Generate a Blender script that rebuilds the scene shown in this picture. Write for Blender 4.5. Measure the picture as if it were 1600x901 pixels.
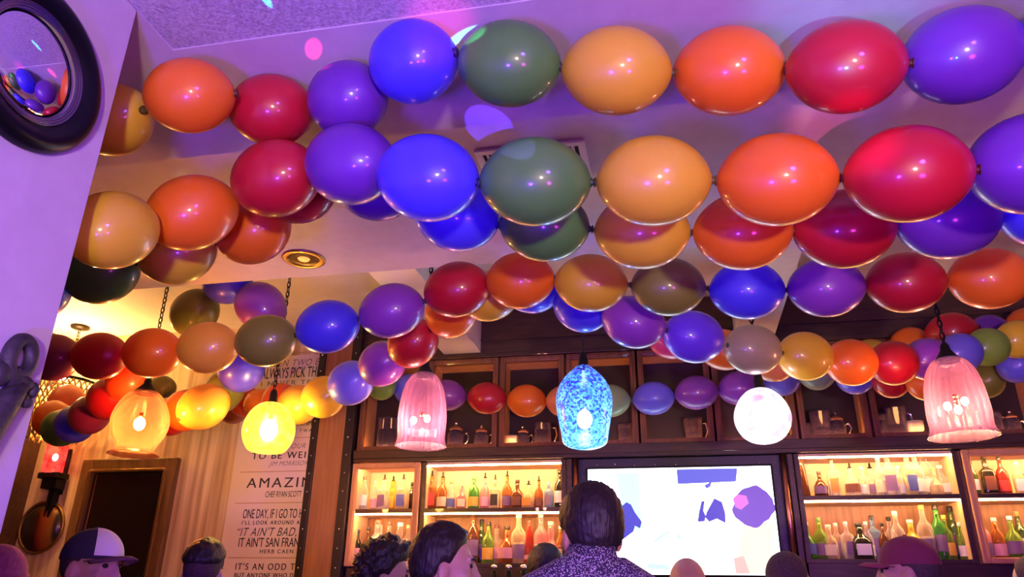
import bpy, bmesh, math, random
import numpy as np
from mathutils import Vector, Matrix
random.seed(7)
SC = bpy.context.scene
for _o in list(bpy.data.objects):
    bpy.data.objects.remove(_o)
COL = SC.collection

# ------------------------------------------------------------------ camera
TH, PH, RO, CZ, FPX = math.radians(22.8), math.radians(12), math.radians(0.9), 1.5, 1200.0
FW = Vector((-math.sin(PH)*math.cos(TH), math.cos(PH)*math.cos(TH), math.sin(TH)))
RT = Vector((math.cos(PH), math.sin(PH), 0))
UP = RT.cross(FW)
CR = RT*math.cos(RO)+UP*math.sin(RO)
CU = UP*math.cos(RO)-RT*math.sin(RO)
CAM = Vector((0, 0, CZ))
cd = bpy.data.cameras.new('camera'); co = bpy.data.objects.new('camera', cd); COL.objects.link(co)
cd.sensor_width = 36; cd.lens = 27; cd.clip_start = 0.02
m = Matrix((CR, CU, -FW)).transposed().to_4x4(); m.translation = CAM
co.matrix_world = m
SC.camera = co

def ray(px, py): return FW+CR*((px-800)/FPX)-CU*((py-450.5)/FPX)
def on_y(px, py, Y):                 # where the line of sight meets the vertical plane at depth Y (used to survey the bar wall)
    r = ray(px, py); return CAM+r*(Y/r.y)
def far(px, py, d): return CAM+ray(px, py)*d

# ------------------------------------------------------------------ exposure, world
SC.view_settings.view_transform = 'Standard'; SC.view_settings.look = 'None'
SC.view_settings.gamma = 1; SC.view_settings.use_curve_mapping = False
SC.view_settings.exposure = 0.1
W = bpy.data.worlds.new('world'); SC.world = W; W.use_nodes = True
W.node_tree.nodes['Background'].inputs[0].default_value = (.35, .2, .6, 1)
W.node_tree.nodes['Background'].inputs[1].default_value = .02

# ------------------------------------------------------------------ room lights (the party lights and an added front fill behind the camera)
def aim(o, target):
    d = Vector(target)-o.location
    o.rotation_euler = d.to_track_quat('-Z', 'Y').to_euler()
def area(name, loc, target, size, power, color):
    l = bpy.data.lights.new(name, 'AREA'); l.size = size; l.energy = power; l.color = color; l.shape = 'DISK'
    o = bpy.data.objects.new(name, l); COL.objects.link(o); o.location = loc; aim(o, target); return o
def spot(name, loc, target, deg, power, color, blend=.1, radius=.02, sc=None, roll=0):
    l = bpy.data.lights.new(name, 'SPOT'); l.energy = power; l.color = color; l.spot_size = math.radians(deg)
    l.spot_blend = blend; l.shadow_soft_size = radius
    o = bpy.data.objects.new(name, l); COL.objects.link(o); o.location = loc; aim(o, target)
    if sc: o.scale = sc; o.rotation_euler = (o.rotation_euler.to_matrix() @ Matrix.Rotation(math.radians(roll), 3, 'Z')).to_euler()
    return o
area('violet_party_light', (1.6, -1.6, 2.3), (-1.2, 1.6, 2.6), .5, 70, (.3, .1, 1.0))
area('magenta_uplight', (1.4, -.6, .8), (.9, 1.6, 3.2), .5, 34, (.7, .05, .75))
spot('added_front_fill', (1.0, -2.4, 1.05), (-.15, 2.2, 2.85), 74, 600, (1.0, .7, .55), .4, .12, (1, .42, 1))  # unseen fill, added to light the balloons from the front
area('blue_party_light', (-.5, -.7, .8), (-.9, 1.3, 3.2), .35, 95, (.16, .03, 1.0))
# the little beams of the party projector on the ceiling
PJ = (.2, -.12, 1.3)
spot('pink_beam', PJ, (-1.075, 1.85, 3.2), 1.4, 1500, (1, .03, .16), .3, .002, (.8, 1, 1), 10)
spot('magenta_beam', PJ, (-.64, 1.83, 3.2), 6, 420, (1, .04, .4), 1, .01)
spot('cyan_beam', PJ, (-.57, 1.88, 3.2), 2.6, 1600, (.05, .8, 1), .5, .002, (.3, 1, 1), -55)
spot('cyan_beam', PJ, (-1.12, 1.60, 3.2), 1.8, 1500, (.05, .8, 1), .5, .002, (.3, 1, 1), 50)
spot('blue_beam', PJ, (-.6, 2.39, 3.2), 4.2, 1000, (.12, .05, 1), .15, .002, (.6, 1, 1), 60)
spot('cyan_wash', PJ, (.6, 1.95, 3.2), 15, 300, (.1, .45, .7), 1, .02)
spot('pink_wash', PJ, (.64, 2.6, 3.2), 6, 400, (1, .1, .4), 1, .01)

# ------------------------------------------------------------------ materials
def mat(name, col, rough=.5, metal=0, coat=0, emit=None, es=0, spec=.5):
    m = bpy.data.materials.new(name); m.use_nodes = True
    b = m.node_tree.nodes['Principled BSDF']
    b.inputs['Base Color'].default_value = (*col, 1); b.inputs['Roughness'].default_value = rough
    b.inputs['Metallic'].default_value = metal; b.inputs['Coat Weight'].default_value = coat
    b.inputs['Specular IOR Level'].default_value = spec
    if emit: b.inputs['Emission Color'].default_value = (*emit, 1); b.inputs['Emission Strength'].default_value = es
    return m
def noisy(name, c1, c2, scale=(8, 8, 8), detail=4, rough=.5, bump=0, coat=0, kind='noise', metal=0):
    m = mat(name, c1, rough, metal, coat); nt = m.node_tree; L = nt.links
    b = nt.nodes['Principled BSDF']
    tc = nt.nodes.new('ShaderNodeTexCoord'); mp = nt.nodes.new('ShaderNodeMapping'); mp.inputs['Scale'].default_value = scale
    if kind == 'noise':
        n = nt.nodes.new('ShaderNodeTexNoise'); n.inputs['Scale'].default_value = 1; n.inputs['Detail'].default_value = detail; out = n.outputs[0]
    else:
        n = nt.nodes.new('ShaderNodeTexVoronoi'); n.inputs['Scale'].default_value = 1; out = n.outputs[0]
    rp = nt.nodes.new('ShaderNodeValToRGB')
    rp.color_ramp.elements[0].color = (*c1, 1); rp.color_ramp.elements[1].color = (*c2, 1)
    rp.color_ramp.elements[0].position = .3; rp.color_ramp.elements[1].position = .7
    L.new(tc.outputs['Object'], mp.inputs['Vector']); L.new(mp.outputs['Vector'], n.inputs['Vector'])
    L.new(out, rp.inputs['Fac']); L.new(rp.outputs['Color'], b.inputs['Base Color'])
    if bump:
        bp = nt.nodes.new('ShaderNodeBump'); bp.inputs['Strength'].default_value = bump; bp.inputs['Distance'].default_value = .01
        L.new(out, bp.inputs['Height']); L.new(bp.outputs['Normal'], b.inputs['Normal'])
    return m
def glassy(name, tint, opacity=.25, rough=.05, pattern=None, emit=0):
    """thin clear glass: tinted see-through plus a sharp reflection"""
    m = bpy.data.materials.new(name); m.use_nodes = True; nt = m.node_tree; L = nt.links
    nt.nodes.clear()
    out = nt.nodes.new('ShaderNodeOutputMaterial'); tr = nt.nodes.new('ShaderNodeBsdfTransparent'); tr.inputs[0].default_value = (*[.35+.65*c for c in tint], 1)
    pb = nt.nodes.new('ShaderNodeBsdfPrincipled'); pb.inputs['Base Color'].default_value = (*tint, 1); pb.inputs['Roughness'].default_value = rough
    pb.inputs['Coat Weight'].default_value = .5
    lw = nt.nodes.new('ShaderNodeLayerWeight'); lw.inputs[0].default_value = .35
    ma = nt.nodes.new('ShaderNodeMath'); ma.operation = 'MULTIPLY_ADD'; ma.inputs[1].default_value = .75; ma.inputs[2].default_value = opacity; ma.use_clamp = True
    mx = nt.nodes.new('ShaderNodeMixShader')
    L.new(lw.outputs['Facing'], ma.inputs[0]); L.new(ma.outputs[0], mx.inputs[0]); L.new(tr.outputs[0], mx.inputs[1]); L.new(pb.outputs[0], mx.inputs[2]); L.new(mx.outputs[0], out.inputs[0])
    return m

M = {}
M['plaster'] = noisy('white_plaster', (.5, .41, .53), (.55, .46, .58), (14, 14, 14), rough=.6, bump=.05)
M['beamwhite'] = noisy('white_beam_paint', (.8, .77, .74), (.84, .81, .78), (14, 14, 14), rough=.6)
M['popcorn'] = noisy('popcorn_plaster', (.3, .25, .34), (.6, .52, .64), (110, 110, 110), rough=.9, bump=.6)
M['blondwood'] = noisy('blond_wood_boards', (.34, .19, .09), (.86, .68, .45), (13, 1, .5), 6, rough=.45)
M['darkwood'] = noisy('dark_stained_wood', (.035, .015, .012), (.075, .034, .024), (4, 30, 30), 4, rough=.4, coat=.15)
M['midwood'] = noisy('brown_wood', (.2, .085, .03), (.34, .16, .065), (30, 30, 3), 4, rough=.4)
M['framewood'] = noisy('reddish_frame_wood', (.16, .06, .03), (.26, .1, .05), (30, 30, 4), 4, rough=.35, coat=.2)
M['creamwood'] = noisy('pale_maple_panel', (.72, .5, .3), (.82, .6, .38), (3, 3, 20), 4, rough=.5)
M['orangewood'] = noisy('orange_pine_panel', (.62, .3, .12), (.72, .38, .17), (14, 14, 3), 4, rough=.45)
M['pillarwood'] = noisy('honey_pillar_wood', (.3, .13, .045), (.42, .2, .08), (30, 30, 2), 4, rough=.5)
M['leather'] = mat('black_leather', (.012, .008, .012), .45)
M['chrome'] = mat('polished_chrome', (.8, .8, .82), .12, 1)
M['nail'] = mat('nickel_nailhead', (.75, .72, .72), .25, 1)
M['copper'] = mat('copper_rod', (.8, .38, .24), .3, 1)
M['brass'] = mat('aged_brass', (.5, .32, .12), .35, 1)
M['iron'] = mat('black_iron', (.015, .012, .012), .5, .6)
M['gloss_black'] = mat('gloss_black_lacquer', (.003, .003, .004), .35, 0, 0, spec=.25)
M['mirror'] = mat('mirror_glass', (.85, .85, .88), .02, 1)
M['darkglass'] = mat('dark_mirror_glass', (.07, .05, .045), .05, .85)
M['darkback'] = mat('dark_cabinet_back', (.03, .018, .022), .35)
M['paper'] = noisy('poster_paper', (.74, .62, .56), (.8, .68, .62), (3, 3, 3), rough=.7)
M['ink'] = mat('charcoal_ink', (.03, .027, .03), .7)
M['greyink'] = mat('faded_ink', (.2, .17, .16), .7)
M['gold'] = mat('gold_rule', (.5, .3, .1), .5)
M['led'] = mat('warm_led_strip', (1, .8, .5), .5, emit=(1, .5, .17), es=170)
M['led_dim'] = mat('cabinet_led_strip', (1, .7, .4), .5, emit=(1, .42, .14), es=45)
M['floor'] = noisy('dark_floor_boards', (.05, .03, .02), (.09, .05, .03), (3, 30, 1), rough=.5)
M['white_vent'] = mat('white_vent_metal', (.75, .74, .76), .5)
M['black'] = mat('matt_black', (.006, .005, .006), .8)

# ------------------------------------------------------------------ mesh builder
class MB:
    def __init__(s): s.bm = bmesh.new(); s.mi = 0
    def _add(s, verts, faces, smooth):
        vs = [s.bm.verts.new(v) for v in verts]
        for f in faces:
            try:
                q = s.bm.faces.new([vs[i] for i in f]); q.smooth = smooth; q.material_index = s.mi
            except ValueError: pass
        return vs
    def box(s, a, b, bev=0):
        (x0, y0, z0), (x1, y1, z1) = a, b
        if bev <= 0:
            v = [(x, y, z) for x in (x0, x1) for y in (y0, y1) for z in (z0, z1)]
            s._add(v, [(0, 1, 3, 2), (4, 6, 7, 5), (0, 4, 5, 1), (2, 3, 7, 6), (0, 2, 6, 4), (1, 5, 7, 3)], False)
        else:
            t = bmesh.new(); bmesh.ops.create_cube(t, size=1)
            for v in t.verts: v.co = Vector(((x0+x1)/2+v.co.x*(x1-x0), (y0+y1)/2+v.co.y*(y1-y0), (z0+z1)/2+v.co.z*(z1-z0)))
            bmesh.ops.bevel(t, geom=list(t.edges), offset=bev, segments=2, affect='EDGES', profile=.5)
            t.verts.index_update()
            s._add([v.co.copy() for v in t.verts], [[v.index for v in f.verts] for f in t.faces], False); t.free()
        return s
    def lathe(s, prof, n=32, mtx=None, flute=0, nf=12, cap=True, smooth=True, sq=0, arc=None):
        """profile of (r, z) turned about local z; flute ripples the radius; sq > 0 squares the section"""
        mtx = mtx or Matrix.Identity(4)
        full = arc is None
        a0, a1 = (0, 2*math.pi) if full else arc
        k = n if full else n+1
        V = []
        for r, z in prof:
            for i in range(k):
                a = a0+(a1-a0)*i/n
                q = r*(1+flute*math.cos(nf*a))
                c, d = math.cos(a), math.sin(a)
                if sq:
                    g = (abs(c)**sq+abs(d)**sq)**(-1/sq); q *= g
                V.append(mtx @ Vector((q*c, q*d, z)))
        F = []
        for j in range(len(prof)-1):
            for i in range(n):
                i2 = (i+1) % k if full else i+1
                F.append((j*k+i, j*k+i2, (j+1)*k+i2, (j+1)*k+i))
        if cap and full:
            if prof[0][0] > 1e-5: F.append(tuple(reversed(range(k))))
            if prof[-1][0] > 1e-5: F.append(tuple(range((len(prof)-1)*k, len(prof)*k)))
        s._add(V, F, smooth); return s
    def ell(s, c, r, n=20, mtx=None):
        mtx = mtx or Matrix.Identity(4)
        T = Matrix.Translation(c) @ mtx @ Matrix.Diagonal((*r, 1))
        return s.lathe([(math.sin(math.pi*i/n), -math.cos(math.pi*i/n)) for i in range(n+1)], n*2, T, cap=False)
    def tube(s, pts, r, n=8, closed=False):
        pts = [Vector(p) for p in pts]; rs = r if hasattr(r, '__len__') else [r]*len(pts)
        V = []; N = len(pts); ref = None
        for i, p in enumerate(pts):
            t = (pts[(i+1) % N]-pts[i-1]) if closed else (pts[min(i+1, N-1)]-pts[max(i-1, 0)])
            t.normalize()
            if ref is None: ref = t.orthogonal().normalized()
            ref = (ref-t*ref.dot(t)).normalized(); b = t.cross(ref)
            for k in range(n):
                a = 2*math.pi*k/n; V.append(p+(ref*math.cos(a)+b*math.sin(a))*rs[i])
        F = []
        for i in range(N if closed else N-1):
            i2 = (i+1) % N
            for k in range(n): F.append((i*n+k, i*n+(k+1) % n, i2*n+(k+1) % n, i2*n+k))
        if not closed: F += [tuple(reversed(range(n))), tuple(range((N-1)*n, N*n))]
        s._add(V, F, True); return s
    def capsule(s, a, b, ra, rb, n=16):
        a, b = Vector(a), Vector(b); d = b-a; L = d.length; q = d.to_track_quat('Z', 'Y').to_matrix().to_4x4()
        pr = [(ra*math.cos(t), ra*math.sin(t)) for t in [-math.pi/2+math.pi/2*i/6 for i in range(7)]]
        pr += [(rb*math.cos(t), L+rb*math.sin(t)) for t in [math.pi/2*i/6 for i in range(7)]]
        return s.lathe(pr, n, Matrix.Translation(a) @ q, cap=False)
    def poly(s, pts, th=None):
        """flat polygon, or a prism when th (a vector) is given"""
        n = len(pts); pts = [Vector(p) for p in pts]
        if th is None: s._add(pts, [tuple(range(n))], False); return s
        th = Vector(th)
        s._add(pts+[p+th for p in pts], [tuple(reversed(range(n))), tuple(range(n, 2*n))]+[(i, (i+1) % n, n+(i+1) % n, n+i) for i in range(n)], False)
        return s
    def mesh(s, name, mats):
        bmesh.ops.remove_doubles(s.bm, verts=s.bm.verts, dist=1e-6)
        bmesh.ops.recalc_face_normals(s.bm, faces=s.bm.faces)
        me = bpy.data.meshes.new(name); s.bm.to_mesh(me); s.bm.free()
        for q in (mats if isinstance(mats, (list, tuple)) else [mats]): me.materials.append(q)
        return me
    def build(s, name, mats, parent=None, loc=None):
        o = bpy.data.objects.new(name, s.mesh(name, mats)); COL.objects.link(o)
        if parent: o.parent = parent
        if loc: o.location = loc
        return o
def tag(o, label=None, cat=None, group=None, kind=None):
    if label: o['label'] = label
    if cat: o['category'] = cat
    if group: o['group'] = group
    if kind: o['kind'] = kind
    return o
def empty(name, loc, label, cat, group=None, rz=0, sc=1):
    o = bpy.data.objects.new(name, None); COL.objects.link(o); o.location = loc; o.rotation_euler.z = rz; o.scale = (sc,)*3
    o.empty_display_size = .1
    return tag(o, label, cat, group)
def struct(name, mb, mats): return tag(mb.build(name, mats), kind='structure')
ORD = ['first', 'second', 'third', 'fourth', 'fifth', 'sixth', 'seventh', 'eighth', 'ninth', 'tenth', 'eleventh', 'twelfth', 'thirteenth', 'fourteenth', 'fifteenth', 'sixteenth', 'seventeenth', 'eighteenth']

# ================================================================== SETTING
ZS, ZC, YB = 3.2, 3.88, 6.05
ZB, YE = 3.3, 3.81                     # slightly raised second ceiling field and its far edge          # soffit height, rear ceiling height, back wall
XP, YP = -1.54, 1.585                  # near partition face and its end
struct('floor', MB().box((-5.9, -3.6, -.05), (4.6, 6.6, 0)), M['floor'])
# front ceiling: soffit with a shallow tray of rough plaster
q = MB()
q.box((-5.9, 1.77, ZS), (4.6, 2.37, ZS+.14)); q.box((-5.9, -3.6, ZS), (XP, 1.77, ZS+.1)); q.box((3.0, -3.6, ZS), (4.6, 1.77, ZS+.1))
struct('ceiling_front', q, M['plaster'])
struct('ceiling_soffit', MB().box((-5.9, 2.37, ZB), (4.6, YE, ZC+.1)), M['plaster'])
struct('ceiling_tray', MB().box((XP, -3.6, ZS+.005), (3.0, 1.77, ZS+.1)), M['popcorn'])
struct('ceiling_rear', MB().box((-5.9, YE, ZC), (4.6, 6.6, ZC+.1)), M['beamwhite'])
struct('wall_left', MB().box((-5.9, -3.6, 0), (-5.7, 6.6, ZC)), M['darkwood'])
struct('wall_right', MB().box((4.4, -3.6, 0), (4.6, 6.6, ZC)), M['darkwood'])
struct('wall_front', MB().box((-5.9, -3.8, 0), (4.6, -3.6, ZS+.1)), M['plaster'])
struct('wall_rear', MB().box((-5.7, YB, 0), (-2.62, YB+.12, ZC)), M['blondwood'])
struct('wall_bar', MB().box((-2.62, 6.34, 0), (4.4, 6.5, ZC)), M['darkwood'])
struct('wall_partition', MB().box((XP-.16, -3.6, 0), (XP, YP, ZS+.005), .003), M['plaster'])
BEAMS = [(-1.85, -1.53), (.53, .83)]
for i, (x0, x1) in enumerate(BEAMS):
    o = struct('trim_%d' % (i+1), MB().box((x0, YE, 3.5), (x1, 5.985, ZC), .004), M['beamwhite'])
struct('trim_3', MB().box((-2.58, 5.97, 3.455), (4.39, 6.34, ZC), 0).box((-2.58, 5.955, 3.455), (4.39, 5.98, 3.49), .004).box((-2.58, 5.955, 3.6), (4.39, 5.972, 3.615)), M['darkwood'])

# ------------------------------------------------------------------ ceiling fittings
v = empty('ceiling_vent', (-.51, 2.82, ZB), 'white louvred air vent set in the ceiling behind the green balloons', 'vent')
q = MB()
x0, x1, y0, y1 = -.235, .235, -.14, .14
for a, b in (((x0, y0, -.012), (x1, y0+.03, 0)), ((x0, y1-.03, -.012), (x1, y1, 0)), ((x0, y0+.03, -.012), (x0+.03, y1-.03, 0)), ((x1-.03, y0+.03, -.012), (x1, y1-.03, 0))): q.box(a, b, .002)
q.build('frame', M['white_vent'], v)
MB().box((x0+.03, y0+.03, -.003), (x1-.03, y1-.03, -.001)).build('duct', M['black'], v)
for k in range(14):
    xx = x0+.043+k*.0305
    MB().poly([(xx, y0+.03, -.003), (xx+.011, y0+.03, -.003), (xx+.015, y0+.03, -.011), (xx+.004, y0+.03, -.011)], (0, y1-y0-.06, 0)).build('slat', M['white_vent'], v)
d = empty('recessed_downlight', (-1.95, 3.57, ZB), 'recessed ceiling downlight with dark brass ring and dim amber lamp', 'ceiling light')
MB().lathe([(.118, 0), (.12, -.006), (.112, -.012), (.092, -.012), (.085, -.004)], 40, cap=False).build('trim_ring', M['brass'], d)
MB().lathe([(.085, -.004), (.07, .0), (.05, -.001), (0, -.001)], 40, cap=False).build('baffle', mat('dark_baffle', (.05, .025, .01), .3, .7), d)
MB().lathe([(.034, -.003), (.03, -.009), (.0, -.012)], 24, cap=False).build('bulb', mat('amber_bulb', (.8, .4, .1), .4, emit=(1, .42, .08), es=1.1), d)
# ================================================================== BACK BAR
YF, YK = 6.0, 6.32                     # front of the back bar and its inner back
struct('trim_4', MB().box((-2.57, 5.93, 2.63), (4.39, 6.34, 2.70), .006).box((-2.57, 5.95, 2.605), (4.39, 5.99, 2.63)), M['darkwood'])  # ledge between the tiers
# base below the shelves
b = empty('back_bar_base', (0, 6.2, 0), 'dark wooden base cabinet below the lit bottle shelves', 'cabinet')
MB().box((-2.57, -.2, 0), (-.835, .14, 1.804)).box((-.835, -.2, 0), (.875, .14, 1.745)).box((.875, -.2, 0), (4.39, .14, 1.839)).build('body', M['darkwood'], b)
MB().box((-2.57, -.62, 0), (4.39, -.2, 1.05)).build('counter', M['darkwood'], b)

# pilaster with studded leather edges
p = empty('bar_pilaster', (-2.77, 6.0, 0), 'tall honey wood pilaster with black studded leather edges beside the quote poster', 'pilaster')
MB().box((-.13, -.07, 0), (.11, .34, ZC)).build('panel', M['pillarwood'], p)
for xa, xb in ((-.19, -.13), (.11, .19)):
    s = MB().box((xa, -.09, 0), (xb, .34, ZC), .004).build('leather_strip', M['leather'], p)
    q = MB()
    for k in range(27): q.ell(((xa+xb)/2, -.091, .05+k*.145), (.0075, .005, .0075), 6)
    q.build('nailheads', M['nail'], s)

def led(parent, x0, x1, y, z, m='led', h=.01, w=.01, base='led_strip'):
    return MB().box((x0, y, z-h), (x1, y+w, z), 0).build(base, M[m], parent)

# upper glass cupboards: one unit per opening
UX = [-2.575, -1.985, -1.37, -.82, -.245, .325, .93, 1.44, 2.03, 2.6, 3.15]
UZ0, UZ1 = 2.70, 3.455
near_upper = ['beside the studded pilaster', 'behind the left ribbed glass lamp', 'above the left lit bottle shelf', 'behind the blue mosaic lamp', 'just right of the blue mosaic lamp',
              'behind the white globe lamp', 'right of the white globe lamp', 'left of the big ribbed glass lamp', 'right of the big ribbed glass lamp', 'at the far right end']
for i in range(10):
    xa, xb = UX[i]+.008, UX[i+1]-.008; cx = (xa+xb)/2; w = xb-xa
    u = empty('display_cabinet', (cx, YF, UZ0), 'open upper display cabinet in dark carved frame, ' + near_upper[i], 'cabinet', 'upper display cabinets of the back bar')
    h = UZ1-UZ0
    MB().box((-w/2, .03, 0), (-w/2+.02, .32, h)).build('side_panel', M['orangewood'], u)
    MB().box((w/2-.02, .03, 0), (w/2, .32, h)).build('side_panel', M['orangewood'], u)
    MB().box((-w/2+.02, .03, h-.02), (w/2-.02, .32, h)).build('top_panel', M['orangewood'], u)
    MB().box((-w/2+.02, .03, 0), (w/2-.02, .32, .02)).build('bottom_panel', M['darkwood'], u)
    MB().box((-w/2+.02, .30, .02), (w/2-.02, .32, h-.02)).build('back_panel', M['darkback'], u)
    q = MB(); f = .045
    for a, c in (((-w/2, -.02, 0), (-w/2+f, .03, h)), ((w/2-f, -.02, 0), (w/2, .03, h)), ((-w/2+f, -.02, 0), (w/2-f, .03, .04)), ((-w/2+f, -.02, h-f), (w/2-f, .03, h))): q.box(a, c, .006)
    g = f*.45
    for a, c in (((-w/2+g, -.028, g), (-w/2+g+.012, -.018, h-g)), ((w/2-g-.012, -.028, g), (w/2-g, -.018, h-g)), ((-w/2+g, -.028, h-g-.012), (w/2-g, -.018, h-g)), ((-w/2+g, -.028, g-.004), (w/2-g, -.018, g+.008))): q.box(a, c, .003)
    q.build('frame', M['framewood'], u)
    led(u, -w/2+.03, w/2-.03, .034, .035, 'led_dim', .012, .012)

# lit bottle bays
def bay(x0, x1, zf, zs, zt, label, framed=False):
    cx = (x0+x1)/2; w = x1-x0
    u = empty('bottle_shelf', (cx, YF, zf-.03), label, 'shelf unit', 'lit bottle shelves of the back bar')
    Z = lambda z: z-(zf-.03)
    t = .03
    for sx in (-1, 1):
        a, c = (-w/2, -w/2+t) if sx < 0 else (w/2-t, w/2)
        MB().box((a, 0, 0), (c, .32, Z(zt))).build('side_panel', M['creamwood'], u)
        a, c = (-w/2, -w/2+t+.004) if sx < 0 else (w/2-t-.004, w/2)
        MB().box((a, -.015, 0), (c, 0, Z(zt)), .003).build('edge_post', M['darkwood'], u)
    MB().box((-w/2+t, 0, 0), (w/2-t, .32, .03), .003).build('floor_board', M['darkwood'], u)
    MB().box((-w/2+t, -.01, Z(zs)-.032), (w/2-t, .32, Z(zs)), .003).build('middle_shelf', M['darkwood'], u)
    MB().box((-w/2+t, .03, Z(zs)-.038), (w/2-t, .29, Z(zs)-.032)).build('shelf_underside', M['creamwood'], u)
    MB().box((-w/2+t, 0, Z(zt)-.02), (w/2-t, .32, Z(zt))).build('top_panel', M['creamwood'], u)
    MB().box((-w/2+t, .305, Z(zs)), (w/2-t, .32, Z(zt)-.02)).build('upper_back_panel', M['creamwood'], u)
    MB().box((-w/2+t, .305, .03), (w/2-t, .32, Z(zs)-.038)).build('lower_back_panel', M['midwood'], u)
    led(u, -w/2+t, w/2-t, .012, Z(zt)-.02, 'led')
    led(u, -w/2+t, w/2-t, .012, Z(zs)-.038, 'led', .006, .008)
    if framed:
        q = MB(); f = .05
        for a, c in (((-w/2, -.045, 0), (-w/2+f, -.015, Z(zt))), ((w/2-f, -.045, 0), (w/2, -.015, Z(zt))), ((-w/2+f, -.045, 0), (w/2-f, -.015, f*.8)), ((-w/2+f, -.045, Z(zt)-f), (w/2-f, -.015, Z(zt)))): q.box(a, c, .008)
        g = .03
        for a, c in (((-w/2+g, -.052, g), (-w/2+g+.01, -.04, Z(zt)-g)), ((w/2-g-.01, -.052, g), (w/2-g, -.04, Z(zt)-g)), ((-w/2+g, -.052, Z(zt)-g-.01), (w/2-g, -.04, Z(zt)-g))): q.box(a, c, .003)
        q.build('frame', M['orangewood'], u)
    return u
bay(-2.575, -1.995, 1.835, 2.24, 2.60, 'narrow lit bottle shelf in a light wood frame beside the studded pilaster', True)
bay(-1.985, -.825, 1.835, 2.24, 2.60, 'wide lit bottle shelf between the framed shelf and the television')
bay(.865, 1.965, 1.87, 2.30, 2.66-.06, 'wide lit bottle shelf right of the television')
bay(1.985, 3.05, 1.87, 2.30, 2.66-.06, 'lit bottle shelf at the far right behind the big ribbed lamp', True)

# television in its studded panel
t = empty('television_surround', (.02, YF, 1.7), 'dark studded panel with copper rods surrounding the television', 'surround')
q = MB().box((-.84, .02, .05), (.84, .32, .9))
q.build('panel', mat('dark_violet_leather', (.03, .02, .05), .4), t)
for sx in (-1, 1):
    MB().tube([(sx*.765, -.02, .05), (sx*.765, -.02, .9)], .022, 14).build('copper_rod', M['copper'], t)
    MB().box((sx*.815-.02, -.03, .05), (sx*.815+.02, .02, .9), .004).build('post', M['darkwood'], t)
    q = MB()
    for k in range(60): q.ell((sx*(.705+.018*(random.random()-.5)), .016, .06+k*.014), (.004, .004, .004), 5)
    q.build('nailheads', M['nail'], t)
q = MB()
for k in range(9): q.ell((-.6+k*.15+random.uniform(-.02, .02), .016, .856+random.uniform(-.012, .012)), (.006, .004, .006), 5)
q.build('nailheads', M['nail'], t)
tv = empty('television', (.02, YF, 1.74), 'large television showing a bright white bathroom scene behind the bar', 'television')
q = MB()
X0, X1, Z0, Z1 = -.672, .672, .02, .775
for a, c in (((X0-.012, -.04, Z0-.012), (X0, .02, Z1+.012)), ((X1, -.04, Z0-.012), (X1+.012, .02, Z1+.012)), ((X0, -.04, Z0-.012), (X1, .02, Z0)), ((X0, -.04, Z1), (X1, .02, Z1+.012))): q.box(a, c, .002)
q.box((X0, -.02, Z0), (X1, .02, Z1))
q.build('housing', M['black'], tv)
EM = lambda n, c, s: mat('screen_'+n, (0, 0, 0), .3, emit=c, es=s)
scr = [EM('white', (.86, .92, 1), 5.5), EM('cyan', (.5, .9, 1), 1.6), EM('navy', (.09, .07, .62), 1.0), EM('blue', (.16, .16, .8), 1.0), EM('plum', (.22, .1, .62), 1.0), EM('magenta', (.85, .2, .75), 1.1), EM('peach', (1, .72, .52), 1.4), EM('grey', (.6, .75, .85), 1.2), EM('coral', (1, .5, .42), 1.2)]
q = MB()
def shape(mi, pts, k):
    q.mi = mi; q.poly([Vector((p.x-.02, -.0205-.0004*k, p.z-1.74)) for p in (on_y(x, y, YF-.02) for x, y in pts)])
q.mi = 0; q.poly([(X0, -.0205, Z0), (X1, -.0205, Z0), (X1, -.0205, Z1), (X0, -.0205, Z1)])
shape(1, [(962, 739), (998, 738), (1003, 830), (985, 825), (972, 790)], 1)
shape(2, [(963, 842), (965, 806), (972, 790), (979, 784), (986, 788), (992, 800), (1003, 815), (1000, 825), (992, 821), (990, 830), (966, 848)], 2)
shape(3, [(1057, 733), (1152, 731), (1150, 752), (1059, 756)], 1)
shape(3, [(1100, 758), (1112, 752), (1110, 760), (1104, 763)], 2)
shape(2, [(1096, 783), (1101, 782), (1099, 797), (1103, 806), (1101, 814), (1090, 815), (1092, 800)], 1)
shape(2, [(1104, 800), (1116, 778), (1128, 784), (1133, 800), (1134, 817), (1120, 810), (1108, 815), (1102, 808)], 2)
shape(6, [(1163, 822), (1178, 816), (1208, 816), (1208, 880), (1196, 896), (1158, 896), (1150, 875)], 1)
shape(8, [(1146, 872), (1162, 868), (1172, 896), (1150, 896)], 2)
import itertools
hd = [(1177+33*math.cos(a)*(1+.05*math.sin(5*a+1)+.04*math.sin(11*a)), 791+31*math.sin(a)*(1+.06*math.cos(4*a)+.04*math.cos(9*a))) for a in [2*math.pi*k/44 for k in range(44)]]
shape(4, hd, 3)
shape(5, [(1145, 780), (1152, 772), (1166, 774), (1170, 786), (1158, 796), (1149, 792)], 4)
shape(7, [(1020, 845), (1044, 828), (1046, 831), (1024, 848)], 1)
shape(7, [(1055, 840), (1061, 832), (1066, 842)], 2)
shape(7, [(1012, 880), (1045, 882), (1045, 890), (1012, 888)], 1)
q.build('screen_picture', scr, tv)

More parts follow.
